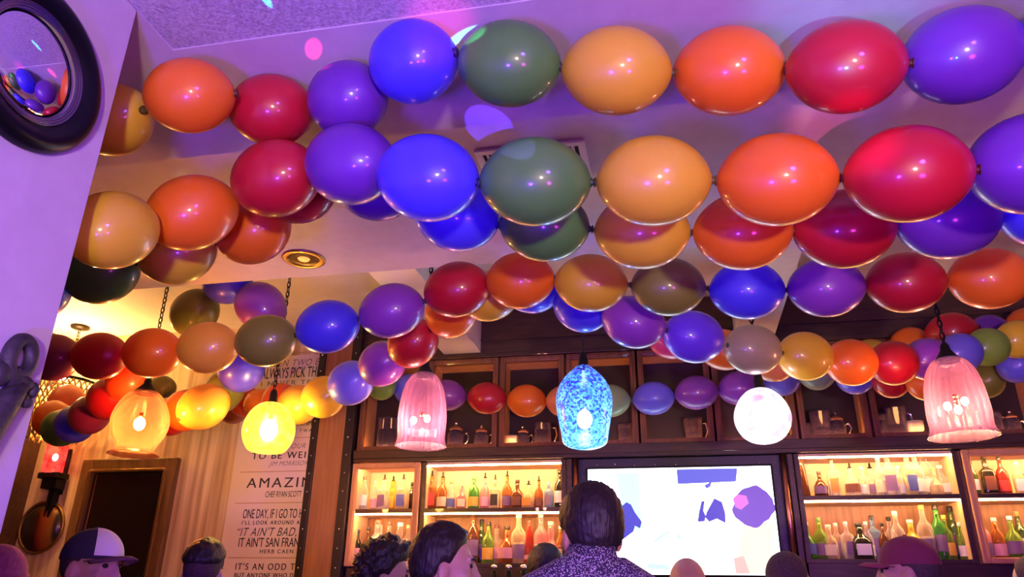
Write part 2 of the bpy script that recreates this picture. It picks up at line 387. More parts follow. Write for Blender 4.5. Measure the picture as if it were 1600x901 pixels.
# beer taps on the counter
for k, px in enumerate((733, 772, 795, 818)):
    pt = on_y(px, 882, 5.78)
    e = empty('beer_tap', (pt.x, 5.78, 1.05), 'chrome capped beer tap, %s from the left below the bottle shelf' % ORD[k], 'beer tap', 'beer taps below the bottle shelf')
    zt = pt.z-1.05
    MB().lathe([(.035, 0), (.035, .015), (.018, .03), (.018, zt-.2), (.02, zt-.19)], 18).build('column', M['chrome'], e)
    MB().tube([(0, 0, zt-.24), (0, -.05, zt-.25), (0, -.07, zt-.28)], .009, 8).build('spout', M['chrome'], e)
    MB().lathe([(.012, zt-.19), (.02, zt-.1), (.023, zt-.03)], 18).build('handle', M['gloss_black'], e)
    MB().lathe([(.024, zt-.04), (.025, zt-.008), (.018, zt), (0, zt)], 18).build('cap', M['chrome'], e)

# ------------------------------------------------------------------ bottles
GL = {}
def gmat(key, tint, op):
    if key not in GL: GL[key] = glassy(key+'_glass', tint, op)
    return GL[key]
TINT = dict(clear=((.9, .88, .86), .06), pale=((.9, .8, .6), .15), amber=((.55, .2, .04), .35), brown=((.16, .05, .02), .6), dark=((.02, .02, .015), .85), green=((.06, .35, .05), .5), olive=((.06, .12, .03), .75), lime=((.3, .55, .08), .3), blue=((.35, .55, .8), .25), pink=((.9, .45, .45), .25), yellow=((.9, .6, .08), .3), red=((.5, .05, .03), .5))
LC = dict(white=(.75, .72, .72), purple=(.2, .12, .26), red=(.6, .06, .04), black=(.02, .018, .02), blue=(.08, .12, .42), yellow=(.7, .45, .06), cream=(.72, .6, .42), pink=(.72, .35, .42), orange=(.7, .28, .06), brown=(.18, .07, .05), green=(.1, .25, .08), silver=(.6, .6, .62), plum=(.22, .04, .14), gold=(.5, .32, .1))
LM = {}
def lmat(c):
    if c not in LM: LM[c] = mat('paint_'+c, LC[c], .4)
    return LM[c]
# silhouettes: (radius share, height share); squareness; label band
KIND = {
 'tall':   ([(.0, 0), (.95, .0), (1, .02), (1, .52), (.86, .62), (.42, .72), (.34, .78), (.33, .97)], .15, 0, (.1, .38)),
 'wine':   ([(.0, 0), (.95, .0), (1, .02), (1, .55), (.9, .63), (.45, .73), (.36, .8), (.36, .97)], .13, 0, (.15, .45)),
 'square': ([(.0, 0), (.95, .0), (1, .02), (1, .60), (.85, .66), (.38, .72), (.32, .78), (.32, .97)], .17, 5, (.12, .48)),
 'round':  ([(.0, 0), (.8, .0), (.98, .06), (1, .25), (.95, .42), (.6, .6), (.3, .68), (.27, .74), (.27, .96)], .26, 0, (.14, .42)),
 'squat':  ([(.0, 0), (.9, .0), (1, .04), (1, .45), (.8, .58), (.36, .68), (.33, .74), (.33, .95)], .27, 4, (.12, .42)),
 'taper':  ([(.0, 0), (.95, .0), (1, .03), (.78, .35), (.5, .68), (.34, .86), (.3, .97)], .115, 0, (.1, .2)),
 'bulb':   ([(.0, 0), (.9, .0), (1, .1), (.98, .34), (.7, .48), (.36, .56), (.3, .66), (.42, .74), (.3, .82), (.3, .96)], .22, 0, (.12, .36)),
}
def bottle(px, yb, hpx, kind, glass, label, cap, desc, shelf, group, Y, zfloor, rk=1.0, fill=.42):
    x = on_y(px, yb, Y).x
    h = hpx*(6.1+(.1 if px < 900 else -.1))/1200
    pr, ra, sq, band = KIND[kind]; R = ra*h*rk
    nm = {'wine': 'wine_bottle'}.get(kind, 'liquor_bottle')
    e = empty(nm, (x, Y, zfloor), '%s %s' % (desc, shelf), 'bottle', group)
    e.rotation_euler.z = random.uniform(-.25, .25) if sq else 0
    P = [(r*R, z*h) for r, z in pr]
    MB().lathe(P, 28, sq=sq).build('glass_body', gmat(glass, *TINT[glass]), e)
    if glass not in ('dark', 'olive', 'green'):
        lq = [(r*R*.9, .008+z*h) for r, z in pr if z < fill]; lq.append((lq[-1][0], fill*h)); lq.append((0, fill*h))
        lt = {'clear': 'clear', 'pale': 'pale'}.get(glass, glass)
        MB().lathe(lq, 24, sq=sq).build('liquid', gmat('liquor_'+lt, TINT[lt][0], min(.9, TINT[lt][1]+.2)), e)
    if label:
        z0, z1 = band
        if sq: MB().box((-R*.72, -R*1.0-.003, z0*h), (R*.72, -R*1.0+.001, z1*h), .0008).build('paper_label', lmat(label), e)
        else: MB().lathe([(R*1.0+.0015, z0*h), (R*1.0+.0015, z1*h)], 20, cap=False, arc=(math.pi*1.12, math.pi*1.88)).build('paper_label', lmat(label), e)
    rn = pr[-1][0]*R
    if cap == 'pourer':
        MB().lathe([(rn*1.02, .95*h), (rn*1.1, .99*h), (rn*.5, 1.0*h), (rn*.4, 1.12*h), (rn*.3, 1.13*h)], 14).build('pourer', M['iron'], e)
    elif cap == 'ball':
        MB().ell((0, 0, h*1.0), (rn*1.25,)*3, 10).build('stopper', M['chrome'], e)
    elif cap:
        MB().lathe([(rn*1.12, .91*h), (rn*1.15, .92*h), (rn*1.15, 1.0*h), (rn*1.0, 1.005*h), (0, 1.005*h)], 16).build('cap', lmat(cap), e)
    return e
SH = {}
SH['in the framed shelf, upper row'] = (6.12, 2.24, 790, [
 (567, 54, 'wine', 'clear', 'white', 'brown', 1), (584, 46, 'tall', 'clear', 'pink', 'cream', 1), (598, 50, 'square', 'clear', 'purple', 'pourer', 1), (612, 50, 'square', 'yellow', 'yellow', 'pourer', 1.1), (628, 50, 'square', 'pale', 'blue', 'pourer', 1.1), (642, 46, 'wine', 'dark', None, 'black', 1)])
SH['in the framed shelf, lower row'] = (6.12, 1.835, 872, [
 (556, 50, 'wine', 'dark', 'pink', 'black', 1), (572, 54, 'tall', 'brown', 'purple', 'black', 1), (588, 64, 'squat', 'clear', 'cream', 'red', .9), (605, 62, 'tall', 'clear', 'white', 'brown', 1), (622, 60, 'bulb', 'clear', 'white', 'white', 1), (635, 58, 'tall', 'clear', 'pink', 'cream', 1)])
SH['on the left wide shelf, upper row'] = (6.12, 2.24, 792, [
 (673, 54, 'square', 'amber', 'red', 'pourer', .9), (690, 52, 'tall', 'amber', 'cream', 'pourer', 1.1), (704, 44, 'tall', 'clear', 'blue', 'green', 1), (720, 38, 'squat', 'pink', 'cream', None, .8), (740, 50, 'tall', 'green', 'yellow', 'green', 1.15), (757, 50, 'tall', 'pink', 'pink', 'pourer', 1), (773, 47, 'square', 'pale', 'black', 'pourer', 1), (792, 52, 'tall', 'amber', 'purple', 'pourer', 1), (808, 44, 'squat', 'brown', 'brown', 'black', .8), (826, 38, 'squat', 'pale', 'orange', 'pourer', 1), (842, 44, 'tall', 'amber', 'brown', 'pourer', 1), (858, 42, 'square', 'blue', 'purple', None, .9), (875, 58, 'wine', 'dark', 'white', 'black', 1.1)])
SH['on the left wide shelf, lower row'] = (6.12, 1.835, 876, [
 (738, 76, 'wine', 'brown', 'purple', 'black', 1), (751, 66, 'wine', 'olive', 'purple', 'black', 1), (762, 60, 'tall', 'lime', 'yellow', 'black', 1), (775, 58, 'round', 'pale', 'pink', 'brown', .9), (792, 54, 'round', 'amber', 'pink', 'black', 1), (810, 72, 'tall', 'pale', 'purple', 'silver', 1.1), (827, 62, 'taper', 'red', 'pink', 'red', 1.4), (845, 72, 'tall', 'pink', 'white', 'pink', 1), (861, 60, 'bulb', 'pink', 'white', 'cream', 1), (876, 54, 'tall', 'amber', 'white', 'silver', 1)])
SH['on the right wide shelf, upper row'] = (6.12, 2.30, 774, [
 (1257, 78, 'taper', 'brown', None, 'ball', 1), (1284, 38, 'round', 'brown', 'purple', 'brown', 1.0), (1306, 56, 'square', 'clear', 'orange', 'pourer', .85), (1334, 44, 'round', 'clear', 'brown', 'pourer', .95), (1352, 44, 'tall', 'clear', 'white', 'silver', 1), (1366, 46, 'round', 'clear', 'purple', 'pourer', 1.1), (1380, 58, 'tall', 'clear', 'cream', 'white', 1), (1395, 62, 'square', 'clear', 'purple', 'pourer', 1.0), (1410, 44, 'tall', 'clear', 'silver', 'silver', 1), (1426, 62, 'square', 'pale', 'blue', 'red', .9), (1439, 62, 'tall', 'clear', 'white', 'white', 1), (1453, 70, 'tall', 'clear', 'silver', 'pourer', 1.2), (1476, 46, 'round', 'clear', 'silver', 'white', 1.1), (1466, 40, 'bulb', 'pale', None, 'gold', 1)])
SH['on the right wide shelf, lower row'] = (6.12, 1.87, 870, [
 (1265, 52, 'round', 'green', 'blue', 'silver', .9), (1286, 58, 'tall', 'lime', 'purple', 'green', 1.1), (1300, 48, 'squat', 'pale', 'cream', 'silver', .8), (1312, 52, 'square', 'clear', 'purple', 'white', .9), (1328, 52, 'square', 'clear', 'purple', 'silver', .9), (1349, 50, 'squat', 'dark', 'white', 'black', 1), (1360, 52, 'tall', 'clear', 'white', 'white', 1), (1371, 62, 'square', 'blue', 'purple', 'black', .9), (1386, 50, 'tall', 'brown', 'black', 'black', 1), (1398, 60, 'tall', 'clear', 'white', 'black', 1), (1409, 66, 'tall', 'clear', 'white', 'silver', 1), (1431, 54, 'round', 'yellow', 'cream', 'white', 1), (1453, 74, 'tall', 'clear', 'purple', 'gold', 1), (1475, 74, 'wine', 'green', 'purple', 'black', 1), (1486, 60, 'tall', 'lime', 'yellow', 'yellow', .9), (1498, 74, 'wine', 'olive', 'plum', 'black', 1), (1508, 50, 'tall', 'lime', 'white', 'silver', .9)])
SH['on the far right shelf, upper row'] = (6.12, 2.30, 766, [
 (1525, 50, 'wine', 'olive', 'white', 'black', 1), (1547, 54, 'square', 'dark', 'brown', 'pourer', 1), (1571, 54, 'tall', 'red', 'red', 'black', 1), (1597, 46, 'square', 'pale', 'white', 'white', 1)])
SH['on the far right shelf, lower row'] = (6.12, 1.87, 861, [
 (1541, 60, 'tall', 'pink', 'purple', 'white', 1.1), (1563, 56, 'tall', 'amber', 'pink', 'silver', 1.1), (1588, 58, 'round', 'lime', 'purple', 'white', .8), (1601, 66, 'wine', 'olive', 'white', 'gold', 1)])
GN = dict(tall='tall', wine='wine style', square='square', round='round shouldered', squat='squat', taper='tall tapering', bulb='bulb necked')
for shelf, (Y, zf, yb, rows) in SH.items():
    seen = {}; lastx = -9
    for k, (px, hp, kind, gl, lb, cp, rk) in enumerate(sorted(rows)):
        d = '%s %s%s bottle' % (GN[kind], {'clear': 'clear glass', 'pale': 'pale straw', 'dark': 'black'}.get(gl, gl), (' with %s label' % lb) if lb else '')
        n = seen.get(d, 0); seen[d] = n+1
        if n: d = '%s %s' % (ORD[n], d)
        else: d = d
        yy = Y + (.0, .085)[k % 2]*(1 if px-lastx < 15 else 0); lastx = px
        bottle(px, yb, hp, kind, gl, lb, cp, d, shelf, 'bottles ' + shelf, yy, zf, rk)

# glassware in the upper cabinets
def jar(px, hpx, kind, label):
    x = on_y(px, 690, 6.14).x; h = hpx*6.15/1200; z = UZ0+.02
    g = gmat('smoky', (.09, .06, .12), .3) if kind != 'bright' else gmat('bright', (.95, .85, .6), .5)
    e = empty({'jar': 'lidded_jar', 'mug': 'glass_mug', 'jug': 'glass_jug', 'bright': 'glass_bowl'}[kind], (x, 6.14, z), label, {'jar': 'jar', 'mug': 'mug', 'jug': 'jug', 'bright': 'bowl'}[kind], 'glassware in the upper cabinets')
    R = h*{'jar': .3, 'mug': .36, 'jug': .33, 'bright': .55}[kind]
    if kind == 'jar':
        MB().lathe([(0, 0), (R*.9, 0), (R, h*.1), (R, h*.55), (R*.7, h*.66), (R*.62, h*.7)], 24).build('glass_body', g, e)
        l = MB().lathe([(R*.8, h*.7), (R*.8, h*.76), (R*.4, h*.84), (R*.12, h*.88)], 24).build('lid', M['framewood'], e)
        MB().ell((0, 0, h*.94), (R*.2, R*.2, h*.06), 10).build('knob', M['chrome'], l)
        MB().tube([(R*.98, 0, h*.55), (R*1.35, 0, h*.6), (R*1.55, 0, h*.42), (R*1.3, 0, h*.25), (R*.99, 0, h*.2)], .006, 8).build('handle', M['chrome'], e)
    elif kind in ('mug', 'jug'):
        k = 1 if kind == 'mug' else 1.15
        MB().lathe([(0, 0), (R*.95, 0), (R, h*.05), (R*.96, h*.5), (R*k*.9, h*.9), (R*k, h), (R*k-.004, h), (R*.9, h*.1), (0, h*.08)], 24).build('glass_body', g, e)
        MB().tube([(R*.95, 0, h*.8), (R*1.45, 0, h*.78), (R*1.55, 0, h*.5), (R*1.3, 0, h*.25), (R*.97, 0, h*.2)], .007, 8).build('handle', M['chrome'], e)
    else:
        MB().lathe([(0, 0), (R*.5, 0), (R*.4, h*.1), (R*.95, h*.5), (R, h), (R-.004, h), (R*.6, h*.3), (0, h*.2)], 24).build('glass_body', g, e)
JW = [(607, 55, 'mug', 'in the cabinet beside the pilaster'), (712, 46, 'jar', 'left of two behind the left ribbed lamp'), (752, 40, 'jar', 'right of two behind the left ribbed lamp'),
 (817, 36, 'jar', 'below the orange balloon left of the blue lamp'), (800, 20, 'bright', 'at the left corner of the cabinet left of the blue lamp'), (848, 40, 'mug', 'just left of the blue mosaic lamp'), (978, 34, 'mug', 'just right of the blue mosaic lamp'), (1085, 40, 'jug', 'below the purple balloon left of the white globe'),
 (1262, 26, 'mug', 'small and low, right of the white globe'), (1286, 44, 'jug', 'tall, right of the white globe'), (1311, 42, 'jar', 'right of the white globe beside the orange panel'), (1378, 36, 'mug', 'left in the cabinet beside the big ribbed lamp'), (1405, 46, 'jug', 'middle of the cabinet beside the big ribbed lamp'), (1433, 24, 'bright', 'shining behind the big ribbed lamp'), (1560, 34, 'mug', 'right of the big ribbed lamp'), (1588, 36, 'jar', 'at the right edge beyond the big ribbed lamp')]
for px, hp, kd, w in JW:
    jar(px, hp, kd, {'jar': 'smoky lidded glass jar', 'mug': 'smoky glass mug with handle', 'jug': 'smoky glass jug with handle', 'bright': 'bright glass bowl'}[kd]+', '+w)
# ================================================================== PENDANT LAMPS
YL = 4.0
def chain(mb, x, y, z0, z1, sag=0, link=.045, r=.0035):
    n = max(2, int((z1-z0)/(link*.72)))
    for k in range(n):
        zc = z0+(k+.5)*(z1-z0)/n; hl = (z1-z0)/n*.68; P = []
        for i in range(10):
            a = 2*math.pi*i/10; u = math.cos(a)*.011; w = math.sin(a)*hl
            P.append((x+u, y, zc+w) if k % 2 else (x, y+u, zc+w))
        mb.tube(P, r, 5, True)
def pendant(px, ytop, rows, label, mats, kind, Y=YL, flute=0, nf=16, bulbs=((0, 0),), bpow=30, bcol=(1, .6, .25), bes=40, rod=False, br=.028, inner=True):
    """rows: (pixel y, pixel width) of the shade's outline as surveyed; the shade is a body of revolution of real size"""
    ym = rows[len(rows)//2][0]; ctr = on_y(px, ym, Y); depth = (ctr-CAM).dot(FW)
    prof = []
    for y, w in rows:
        zz = on_y(px, y, Y).z; prof.append((w/2*depth/FPX*(1.0), zz))
    ztop, zbot = prof[0][1], prof[-1][1]
    e = empty('pendant_lamp', (ctr.x, Y, ZC), label, 'lamp', 'glass pendant lamps over the bar')
    L = lambda z: z-ZC
    MB().lathe([(.065, 0), (.062, -.012), (.03, -.026), (.012, -.03), (0, -.03)], 24).build('ceiling_rose', M['iron'], e)
    q = MB()
    if rod: q.tube([(0, 0, -.03), (0, 0, L(ztop)+.05)], .007, 8)
    else:
        chain(q, 0, 0, L(ztop)+.07, -.03); q.tube([(.006, 0, -.03), (.004, .004, L(ztop)/2), (.006, 0, L(ztop)+.05)], .0025, 5)
    q.build('chain' if not rod else 'rod', M['iron'], e)
    r0 = max(prof[0][0], .03)
    MB().lathe([(.006, L(ztop)+.085), (.02, L(ztop)+.07), (.024, L(ztop)+.045), (r0*.8, L(ztop)+.012), (r0*1.06, L(ztop)-.004), (r0*1.0, L(ztop)-.012)], 24, cap=False).build('lamp_cap', M['iron'], e)
    if flute:
        q = MB(); q.tube([(.012*math.cos(a), .012*math.sin(a), L(ztop)+.07+.012*abs(math.sin(2*a))) for a in [k*math.pi/6 for k in range(12)]], .003, 5, True); q.build('hook', M['iron'], e)
    # smooth outline
    pr = []
    n = len(prof)
    for i in range(n-1):
        p0, p1, p2, p3 = prof[max(i-1, 0)], prof[i], prof[i+1], prof[min(i+2, n-1)]
        for k in range(5):
            t = k/5
            f = lambda a, b, c, d: .5*((2*b)+(-a+c)*t+(2*a-5*b+4*c-d)*t*t+(-a+3*b-3*c+d)*t**3)
            pr.append((max(0, f(p0[0], p1[0], p2[0], p3[0])), L(f(p0[1], p1[1], p2[1], p3[1]))))
    pr.append((prof[-1][0], L(prof[-1][1])))
    if inner and prof[-1][0] > .02:
        pr2 = [(max(0, r-.006), z) for r, z in reversed(pr)]
        pr = pr+pr2
    MB().lathe(pr, 96 if flute else 48, flute=flute, nf=nf, cap=False).build('glass_shade', mats, e)
    for k, (bx, by) in enumerate(bulbs):
        zz = L(on_y(px, by, Y).z); xx = bx*depth/FPX
        s = MB().lathe([(.012, zz+br*2.2), (.013, zz+br*1.5), (.011, zz+br*1.2)], 12).build('socket', M['brass'], e)
        MB().ell((xx, 0, zz), (br, br, br*1.25), 12).build('bulb', mat('bulb_glow', (1, .9, .7), .3, emit=bcol, es=bes), e)
    return e
def shade_emissive(name, c1, c2, scale, e1, rough=.2, pat='noise', thr=(.4, .6), see=.0, dull=False):
    m = bpy.data.materials.new(name); m.use_nodes = True; nt = m.node_tree; L = nt.links
    b = nt.nodes['Principled BSDF']; b.inputs['Roughness'].default_value = rough
    tc = nt.nodes.new('ShaderNodeTexCoord'); n = nt.nodes.new('ShaderNodeTexNoise' if pat == 'noise' else 'ShaderNodeTexVoronoi'); n.inputs['Scale'].default_value = scale
    rp = nt.nodes.new('ShaderNodeValToRGB'); rp.color_ramp.elements[0].position = thr[0]; rp.color_ramp.elements[1].position = thr[1]
    rp.color_ramp.elements[0].color = (*c1, 1); rp.color_ramp.elements[1].color = (*c2, 1)
    L.new(tc.outputs['Object'], n.inputs['Vector'])
    if pat == 'noise': L.new(n.outputs[0], rp.inputs['Fac'])
    else:
        s = nt.nodes.new('ShaderNodeSeparateColor'); L.new(n.outputs['Color'], s.inputs[0]); L.new(s.outputs[0], rp.inputs['Fac'])
    L.new(rp.outputs['Color'], b.inputs['Base Color']); L.new(rp.outputs['Color'], b.inputs['Emission Color']); b.inputs['Emission Strength'].default_value = e1
    if dull: nt.links.remove(b.inputs['Base Color'].links[0]); b.inputs['Base Color'].default_value = (*dull, 1)
    if see:
        tr = nt.nodes.new('ShaderNodeBsdfTransparent'); mx = nt.nodes.new('ShaderNodeMixShader'); mx.inputs[0].default_value = 1-see
        L.new(tr.outputs[0], mx.inputs[1]); L.new(b.outputs[0], mx.inputs[2]); L.new(mx.outputs[0], nt.nodes['Material Output'].inputs[0])
    return m
M['bellglass'] = glassy('ribbed_bell_glass', (.6, .38, .5), .1, .1)
M['crackle'] = glassy('crackled_amber_glass', (.5, .26, .16), .05, .3)
M['yglobe'] = shade_emissive('lit_yellow_globe', (1, .58, .03), (1, .8, .1), 22, 1.35, see=.22, dull=(.3, .17, .006))
M['wglobe'] = shade_emissive('lit_white_globe', (.72, .36, .66), (1, .86, .96), 11, .98, thr=(.34, .5), see=.1, dull=(.12, .1, .12))
M['mosaic'] = shade_emissive('lit_blue_mosaic', (.02, .004, .3), (.06, .36, 1), 90, 1.5, pat='voronoi', thr=(.3, .5), see=.25, dull=(.01, .05, .3))
# the mosaic chips thin out towards the bottom of the blue shade
nt = M['mosaic'].node_tree; rp = [n for n in nt.nodes if n.type == 'VALTORGB'][0]; lk = rp.inputs['Fac'].links[0]; src = lk.from_socket
tc = nt.nodes.new('ShaderNodeTexCoord'); sx = nt.nodes.new('ShaderNodeSeparateXYZ'); ma = nt.nodes.new('ShaderNodeMath'); ma.operation = 'MULTIPLY_ADD'; ma.inputs[1].default_value = -.62
mb_ = nt.nodes.new('ShaderNodeMath'); mb_.operation = 'ADD'; mb_.inputs[1].default_value = .3
nt.links.new(tc.outputs['Generated'], sx.inputs[0]); nt.links.new(sx.outputs[2], ma.inputs[0]); nt.links.new(src, mb_.inputs[0]); nt.links.new(mb_.outputs[0], ma.inputs[2]); nt.links.new(ma.outputs[0], rp.inputs['Fac'])
e_ = rp.color_ramp.elements.new(.85); e_.color = (.22, .68, 1, 1)
# a crackled tulip lamp at the left
pendant(215, 612, [(612, 36), (622, 58), (640, 78), (658, 86), (676, 80), (692, 64), (702, 58), (710, 76)], 'clear crackled tulip shaped pendant lamp glowing amber near the framed dark mirror', M['crackle'], 'tulip', Y=3.93, flute=.012, nf=9, bulbs=((0, 662),), bes=2300, bcol=(1, .46, .12), br=.03)
pendant(420, 628, [(629, 16), (633, 38), (643, 60), (658, 75), (672, 80), (686, 76), (698, 64), (705, 48), (708, 0)], 'glowing yellow glass globe pendant lamp in front of the quote poster', M['yglobe'], 'globe', Y=4.2, bulbs=((0, 672),), bes=900, bcol=(1, .6, .14), br=.05, inner=False)
pendant(660, 582, [(584, 30), (590, 44), (604, 60), (624, 70), (648, 75), (668, 74), (682, 72), (690, 74), (697, 79)], 'ribbed clear bell glass pendant lamp with pink sparkle, left of the blue lamp', M['bellglass'], 'bell', flute=.018, nf=22, bulbs=((-14, 656), (8, 654)), bes=1100, bcol=(1, .52, .36), br=.016)
pendant(913, 572, [(572, 20), (580, 40), (592, 64), (606, 80), (622, 88), (640, 86), (658, 80), (676, 73), (692, 66), (699, 40), (702, 0)], 'blue mosaic glass pendant lamp glowing bright in front of the television', M['mosaic'], 'mosaic', bulbs=((0, 655),), bes=300, bcol=(.25, .4, 1), br=.04, rod=True, inner=False)
pendant(1193, 606, [(606, 14), (611, 40), (622, 64), (636, 80), (651, 87), (666, 82), (680, 66), (688, 46), (692, 24), (693, 0)], 'glowing pinkish white glass globe pendant lamp above the television corner', M['wglobe'], 'globe', Y=4.08, bulbs=((0, 650),), bes=260, bcol=(1, .7, .9), br=.05, inner=False)
pendant(1494, 560, [(560, 36), (566, 52), (580, 70), (602, 82), (626, 88), (648, 90), (664, 88), (674, 92), (682, 100)], 'large ribbed bell glass pendant lamp at the right, glowing pink and gold', M['bellglass'], 'bell', flute=.018, nf=22, bulbs=((12, 627), (-14, 634), (0, 640)), bes=900, bcol=(1, .5, .22), br=.016)

# crocheted fringe lamp at the far left
c0 = on_y(104, 598, 5.75); zt = c0.z
e = empty('fringed_pendant_lamp', (c0.x, 5.75, ZC), 'fringed crochet pendant lamp with bare glowing bulb at the far left', 'lamp')
q = MB(); chain(q, 0, 0, zt-ZC+.12, -.03); q.build('chain', M['iron'], e)
MB().lathe([(.085, 0), (.08, -.02), (.03, -.035), (0, -.035)], 24).build('ceiling_rose', M['iron'], e)
RR = .25
q = MB(); q.tube([(RR*math.cos(a), RR*math.sin(a), zt-ZC) for a in [2*math.pi*k/40 for k in range(40)]], .014, 8, True)
for a in (0, math.pi/2): q.tube([(-RR*math.cos(a), -RR*math.sin(a), zt-ZC), (RR*math.cos(a), RR*math.sin(a), zt-ZC)], .008, 6)
q.tube([(0, 0, zt-ZC), (0, 0, zt-ZC+.13)], .012, 8)
q.build('ring_frame', M['iron'], e)
q = MB(); H = .5
for k in range(64):
    a = 2*math.pi*k/64; P = []
    for j in range(11):
        t = j/10; r = RR*(1-.25*t*t)+.008*math.sin(j*2.1+k); aa = a+(.05 if (j+k) % 2 else -.05)
        P.append((r*math.cos(aa), r*math.sin(aa), zt-ZC-.01-H*t+.02*math.sin(k*1.7)*t))
    q.tube(P, [.007+.004*((j+k) % 2) for j in range(11)], 5)
q.build('crochet_fringe', mat('cream_yarn', (.75, .58, .25), .9), e)
MB().ell((0, -.06, zt-ZC+.055), (.055, .055, .06), 14).build('bulb', mat('bare_bulb', (1, .9, .7), .3, emit=(1, .5, .14), es=900), e)

# ================================================================== LEFT REAR WALL: poster, framed mirror, sconce, disc
pl = on_y(372, 640, YB-.012)
XL, XR = -3.70, -2.87
po = empty('quote_poster', (0, YB-.002, 0), 'tall cream poster of printed quotes partly behind the honey pilaster', 'poster')
MB().box((XL, -.012, 1.0), (XR, 0, 3.585), .001).build('sheet', M['paper'], po)
def text_mesh(s, shear=0, bold=0, space=1.0):
    cu = bpy.data.curves.new('lettering', 'FONT'); cu.body = s; cu.size = 1; cu.shear = shear; cu.offset = bold; cu.space_character = space; cu.extrude = 0
    ob = bpy.data.objects.new('lettering', cu); COL.objects.link(ob); bpy.context.view_layer.update()
    me = bpy.data.meshes.new_from_object(ob.evaluated_get(bpy.context.evaluated_depsgraph_get()))
    bpy.data.objects.remove(ob); return me
def width(me):
    xs = [v.co.x for v in me.vertices]; ys = [v.co.y for v in me.vertices]
    return min(xs), max(xs), min(ys), max(ys)
def line(vis, full, x0, x1, yt, yb, shear=0, bold=.01, space=1.0, ink='ink'):
    a = on_y(x0, (yt+yb)/2, YB-.014); b2 = on_y(x1, (yt+yb)/2, YB-.014); zt_ = on_y((x0+x1)/2, yt, YB-.014).z; zb_ = on_y((x0+x1)/2, yb, YB-.014).z
    heavy = bold; bold = 0
    w0 = width(text_mesh(vis, shear, bold, space)); cap = width(text_mesh('H', 0, bold))
    sx = (b2.x-a.x)/(w0[1]-w0[0]); sz = (zt_-zb_)/(cap[3]-cap[2])
    me = text_mesh(full, shear, bold, space)
    for v in me.vertices: v.co = Vector((a.x+(v.co.x-w0[0])*sx, -.0135, zb_+v.co.y*sz))
    # keep what is printed on the sheet; heavier faces get a second, shifted impression
    t = bmesh.new(); t.from_mesh(me)
    if heavy > .005:
        for v in bmesh.ops.duplicate(t, geom=list(t.verts)+list(t.edges)+list(t.faces))['geom']:
            if isinstance(v, bmesh.types.BMVert): v.co += Vector((heavy*sx*3.2, -.0002, heavy*sz*.8))
    bmesh.ops.bisect_plane(t, geom=list(t.verts)+list(t.edges)+list(t.faces), plane_co=(XR-.01, 0, 0), plane_no=(1, 0, 0), clear_outer=True)
    t.to_mesh(me); t.free(); me.materials.clear(); me.materials.append(M[ink])
    o = bpy.data.objects.new('lettering', me); COL.objects.link(o); o.parent = po
line('BETWEEN TWO EV', 'BETWEEN TWO EVILS,', 394, 508, 562, 572, .25, 0, 1.15, 'greyink')
line('I ALWAYS PICK THE', 'I ALWAYS PICK THE ONE', 404, 500, 574, 590, .06, .008)
line('I NEVER', 'I NEVER TRIED BEFORE', 408, 462, 595, 602, 0, .01, 1.3, 'greyink')
line('SUMMER', 'SUMMER', 464, 498, 657, 664, 0, .02, 1.1)
line('MARK TWAIN', 'MARK TWAIN', 440, 497, 670, 675, 0, .01, 1.5)
line('OUR W', 'OUR WAY', 456, 494, 692, 700, .3, 0, 1.2, 'greyink')
line('TO BE WEIR', 'TO BE WEIRD', 394, 489, 706, 716, 0, .012, 1.25)
line('JIM MORRISON', 'JIM MORRISON', 420, 483, 720, 727, .35, 0, 1.05, 'greyink')
line('AMAZIN', 'AMAZING', 386, 487, 746, 761, 0, .006, 1.25)
line('CHEF RYAN SCOTT', 'CHEF RYAN SCOTT', 415, 471, 767, 776, 0, .008)
line('ONE DAY, IF I GO TO HEA', 'ONE DAY, IF I GO TO HEAVEN', 380, 484, 795, 809, 0, .012)
line("I'LL LOOK AROUND AND", "I'LL LOOK AROUND AND SAY", 378, 481, 813, 819, 0, .02, 1.35)
line("\u201cIT AIN'T BAD, B", "\u201cIT AIN'T BAD, BUT", 371, 478, 824, 837, .3, 0, 1.1)
line("IT AIN'T SAN FRANCI", "IT AIN'T SAN FRANCISCO\u201d", 373, 478, 840, 854, 0, .01)
line('HERB CAEN', 'HERB CAEN', 406, 458, 858, 864, 0, .012, 1.3)
line("IT'S AN ODD THI", "IT'S AN ODD THING,", 368, 474, 880, 890, 0, .012, 1.25)
line('BUT ANYONE WHO DISA', 'BUT ANYONE WHO DISAPPEARS', 366, 472, 895, 902, 0, .02, 1.2)
q = MB()
for y in (552, 640, 684, 736, 785, 871):
    z = on_y(440, y, YB-.014).z; q.box((XL+.07, -.0136, z-.003), (XR-.02, -.012, z+.003))
q.build('gold_rules', M['gold'], po)

a = on_y(131, 717, 6.0); b2 = on_y(279, 715, 6.0); X0, X1, Z1 = a.x, b2.x, (a.z+b2.z)/2
f = empty('framed_mirror', ((X0+X1)/2, YB, 0), 'tall dark mirror in a thick brown wood frame on the blond wood wall', 'mirror')
w = (X1-X0)/2; fw_ = .115
q = MB()
for aa, cc in (((-w, -.06, .75), (-w+fw_, 0, Z1)), ((w-fw_, -.06, .75), (w, 0, Z1)), ((-w+fw_, -.06, Z1-fw_), (w-fw_, 0, Z1)), ((-w+fw_, -.06, .75), (w-fw_, 0, .75+fw_))): q.box(aa, cc, .01)
q.build('frame', noisy('worn_brown_frame', (.09, .042, .015), (.2, .1, .04), (25, 25, 4), 5, rough=.4), f)
q = MB()
g = fw_-.012
for aa, cc in (((-w+g-.012, -.068, .75+g), (-w+g+.012, -.05, Z1-g)), ((w-g-.012, -.068, .75+g), (w-g+.012, -.05, Z1-g)), ((-w+g, -.068, Z1-g-.012), (w-g, -.05, Z1-g+.012))): q.box(aa, cc, .003)
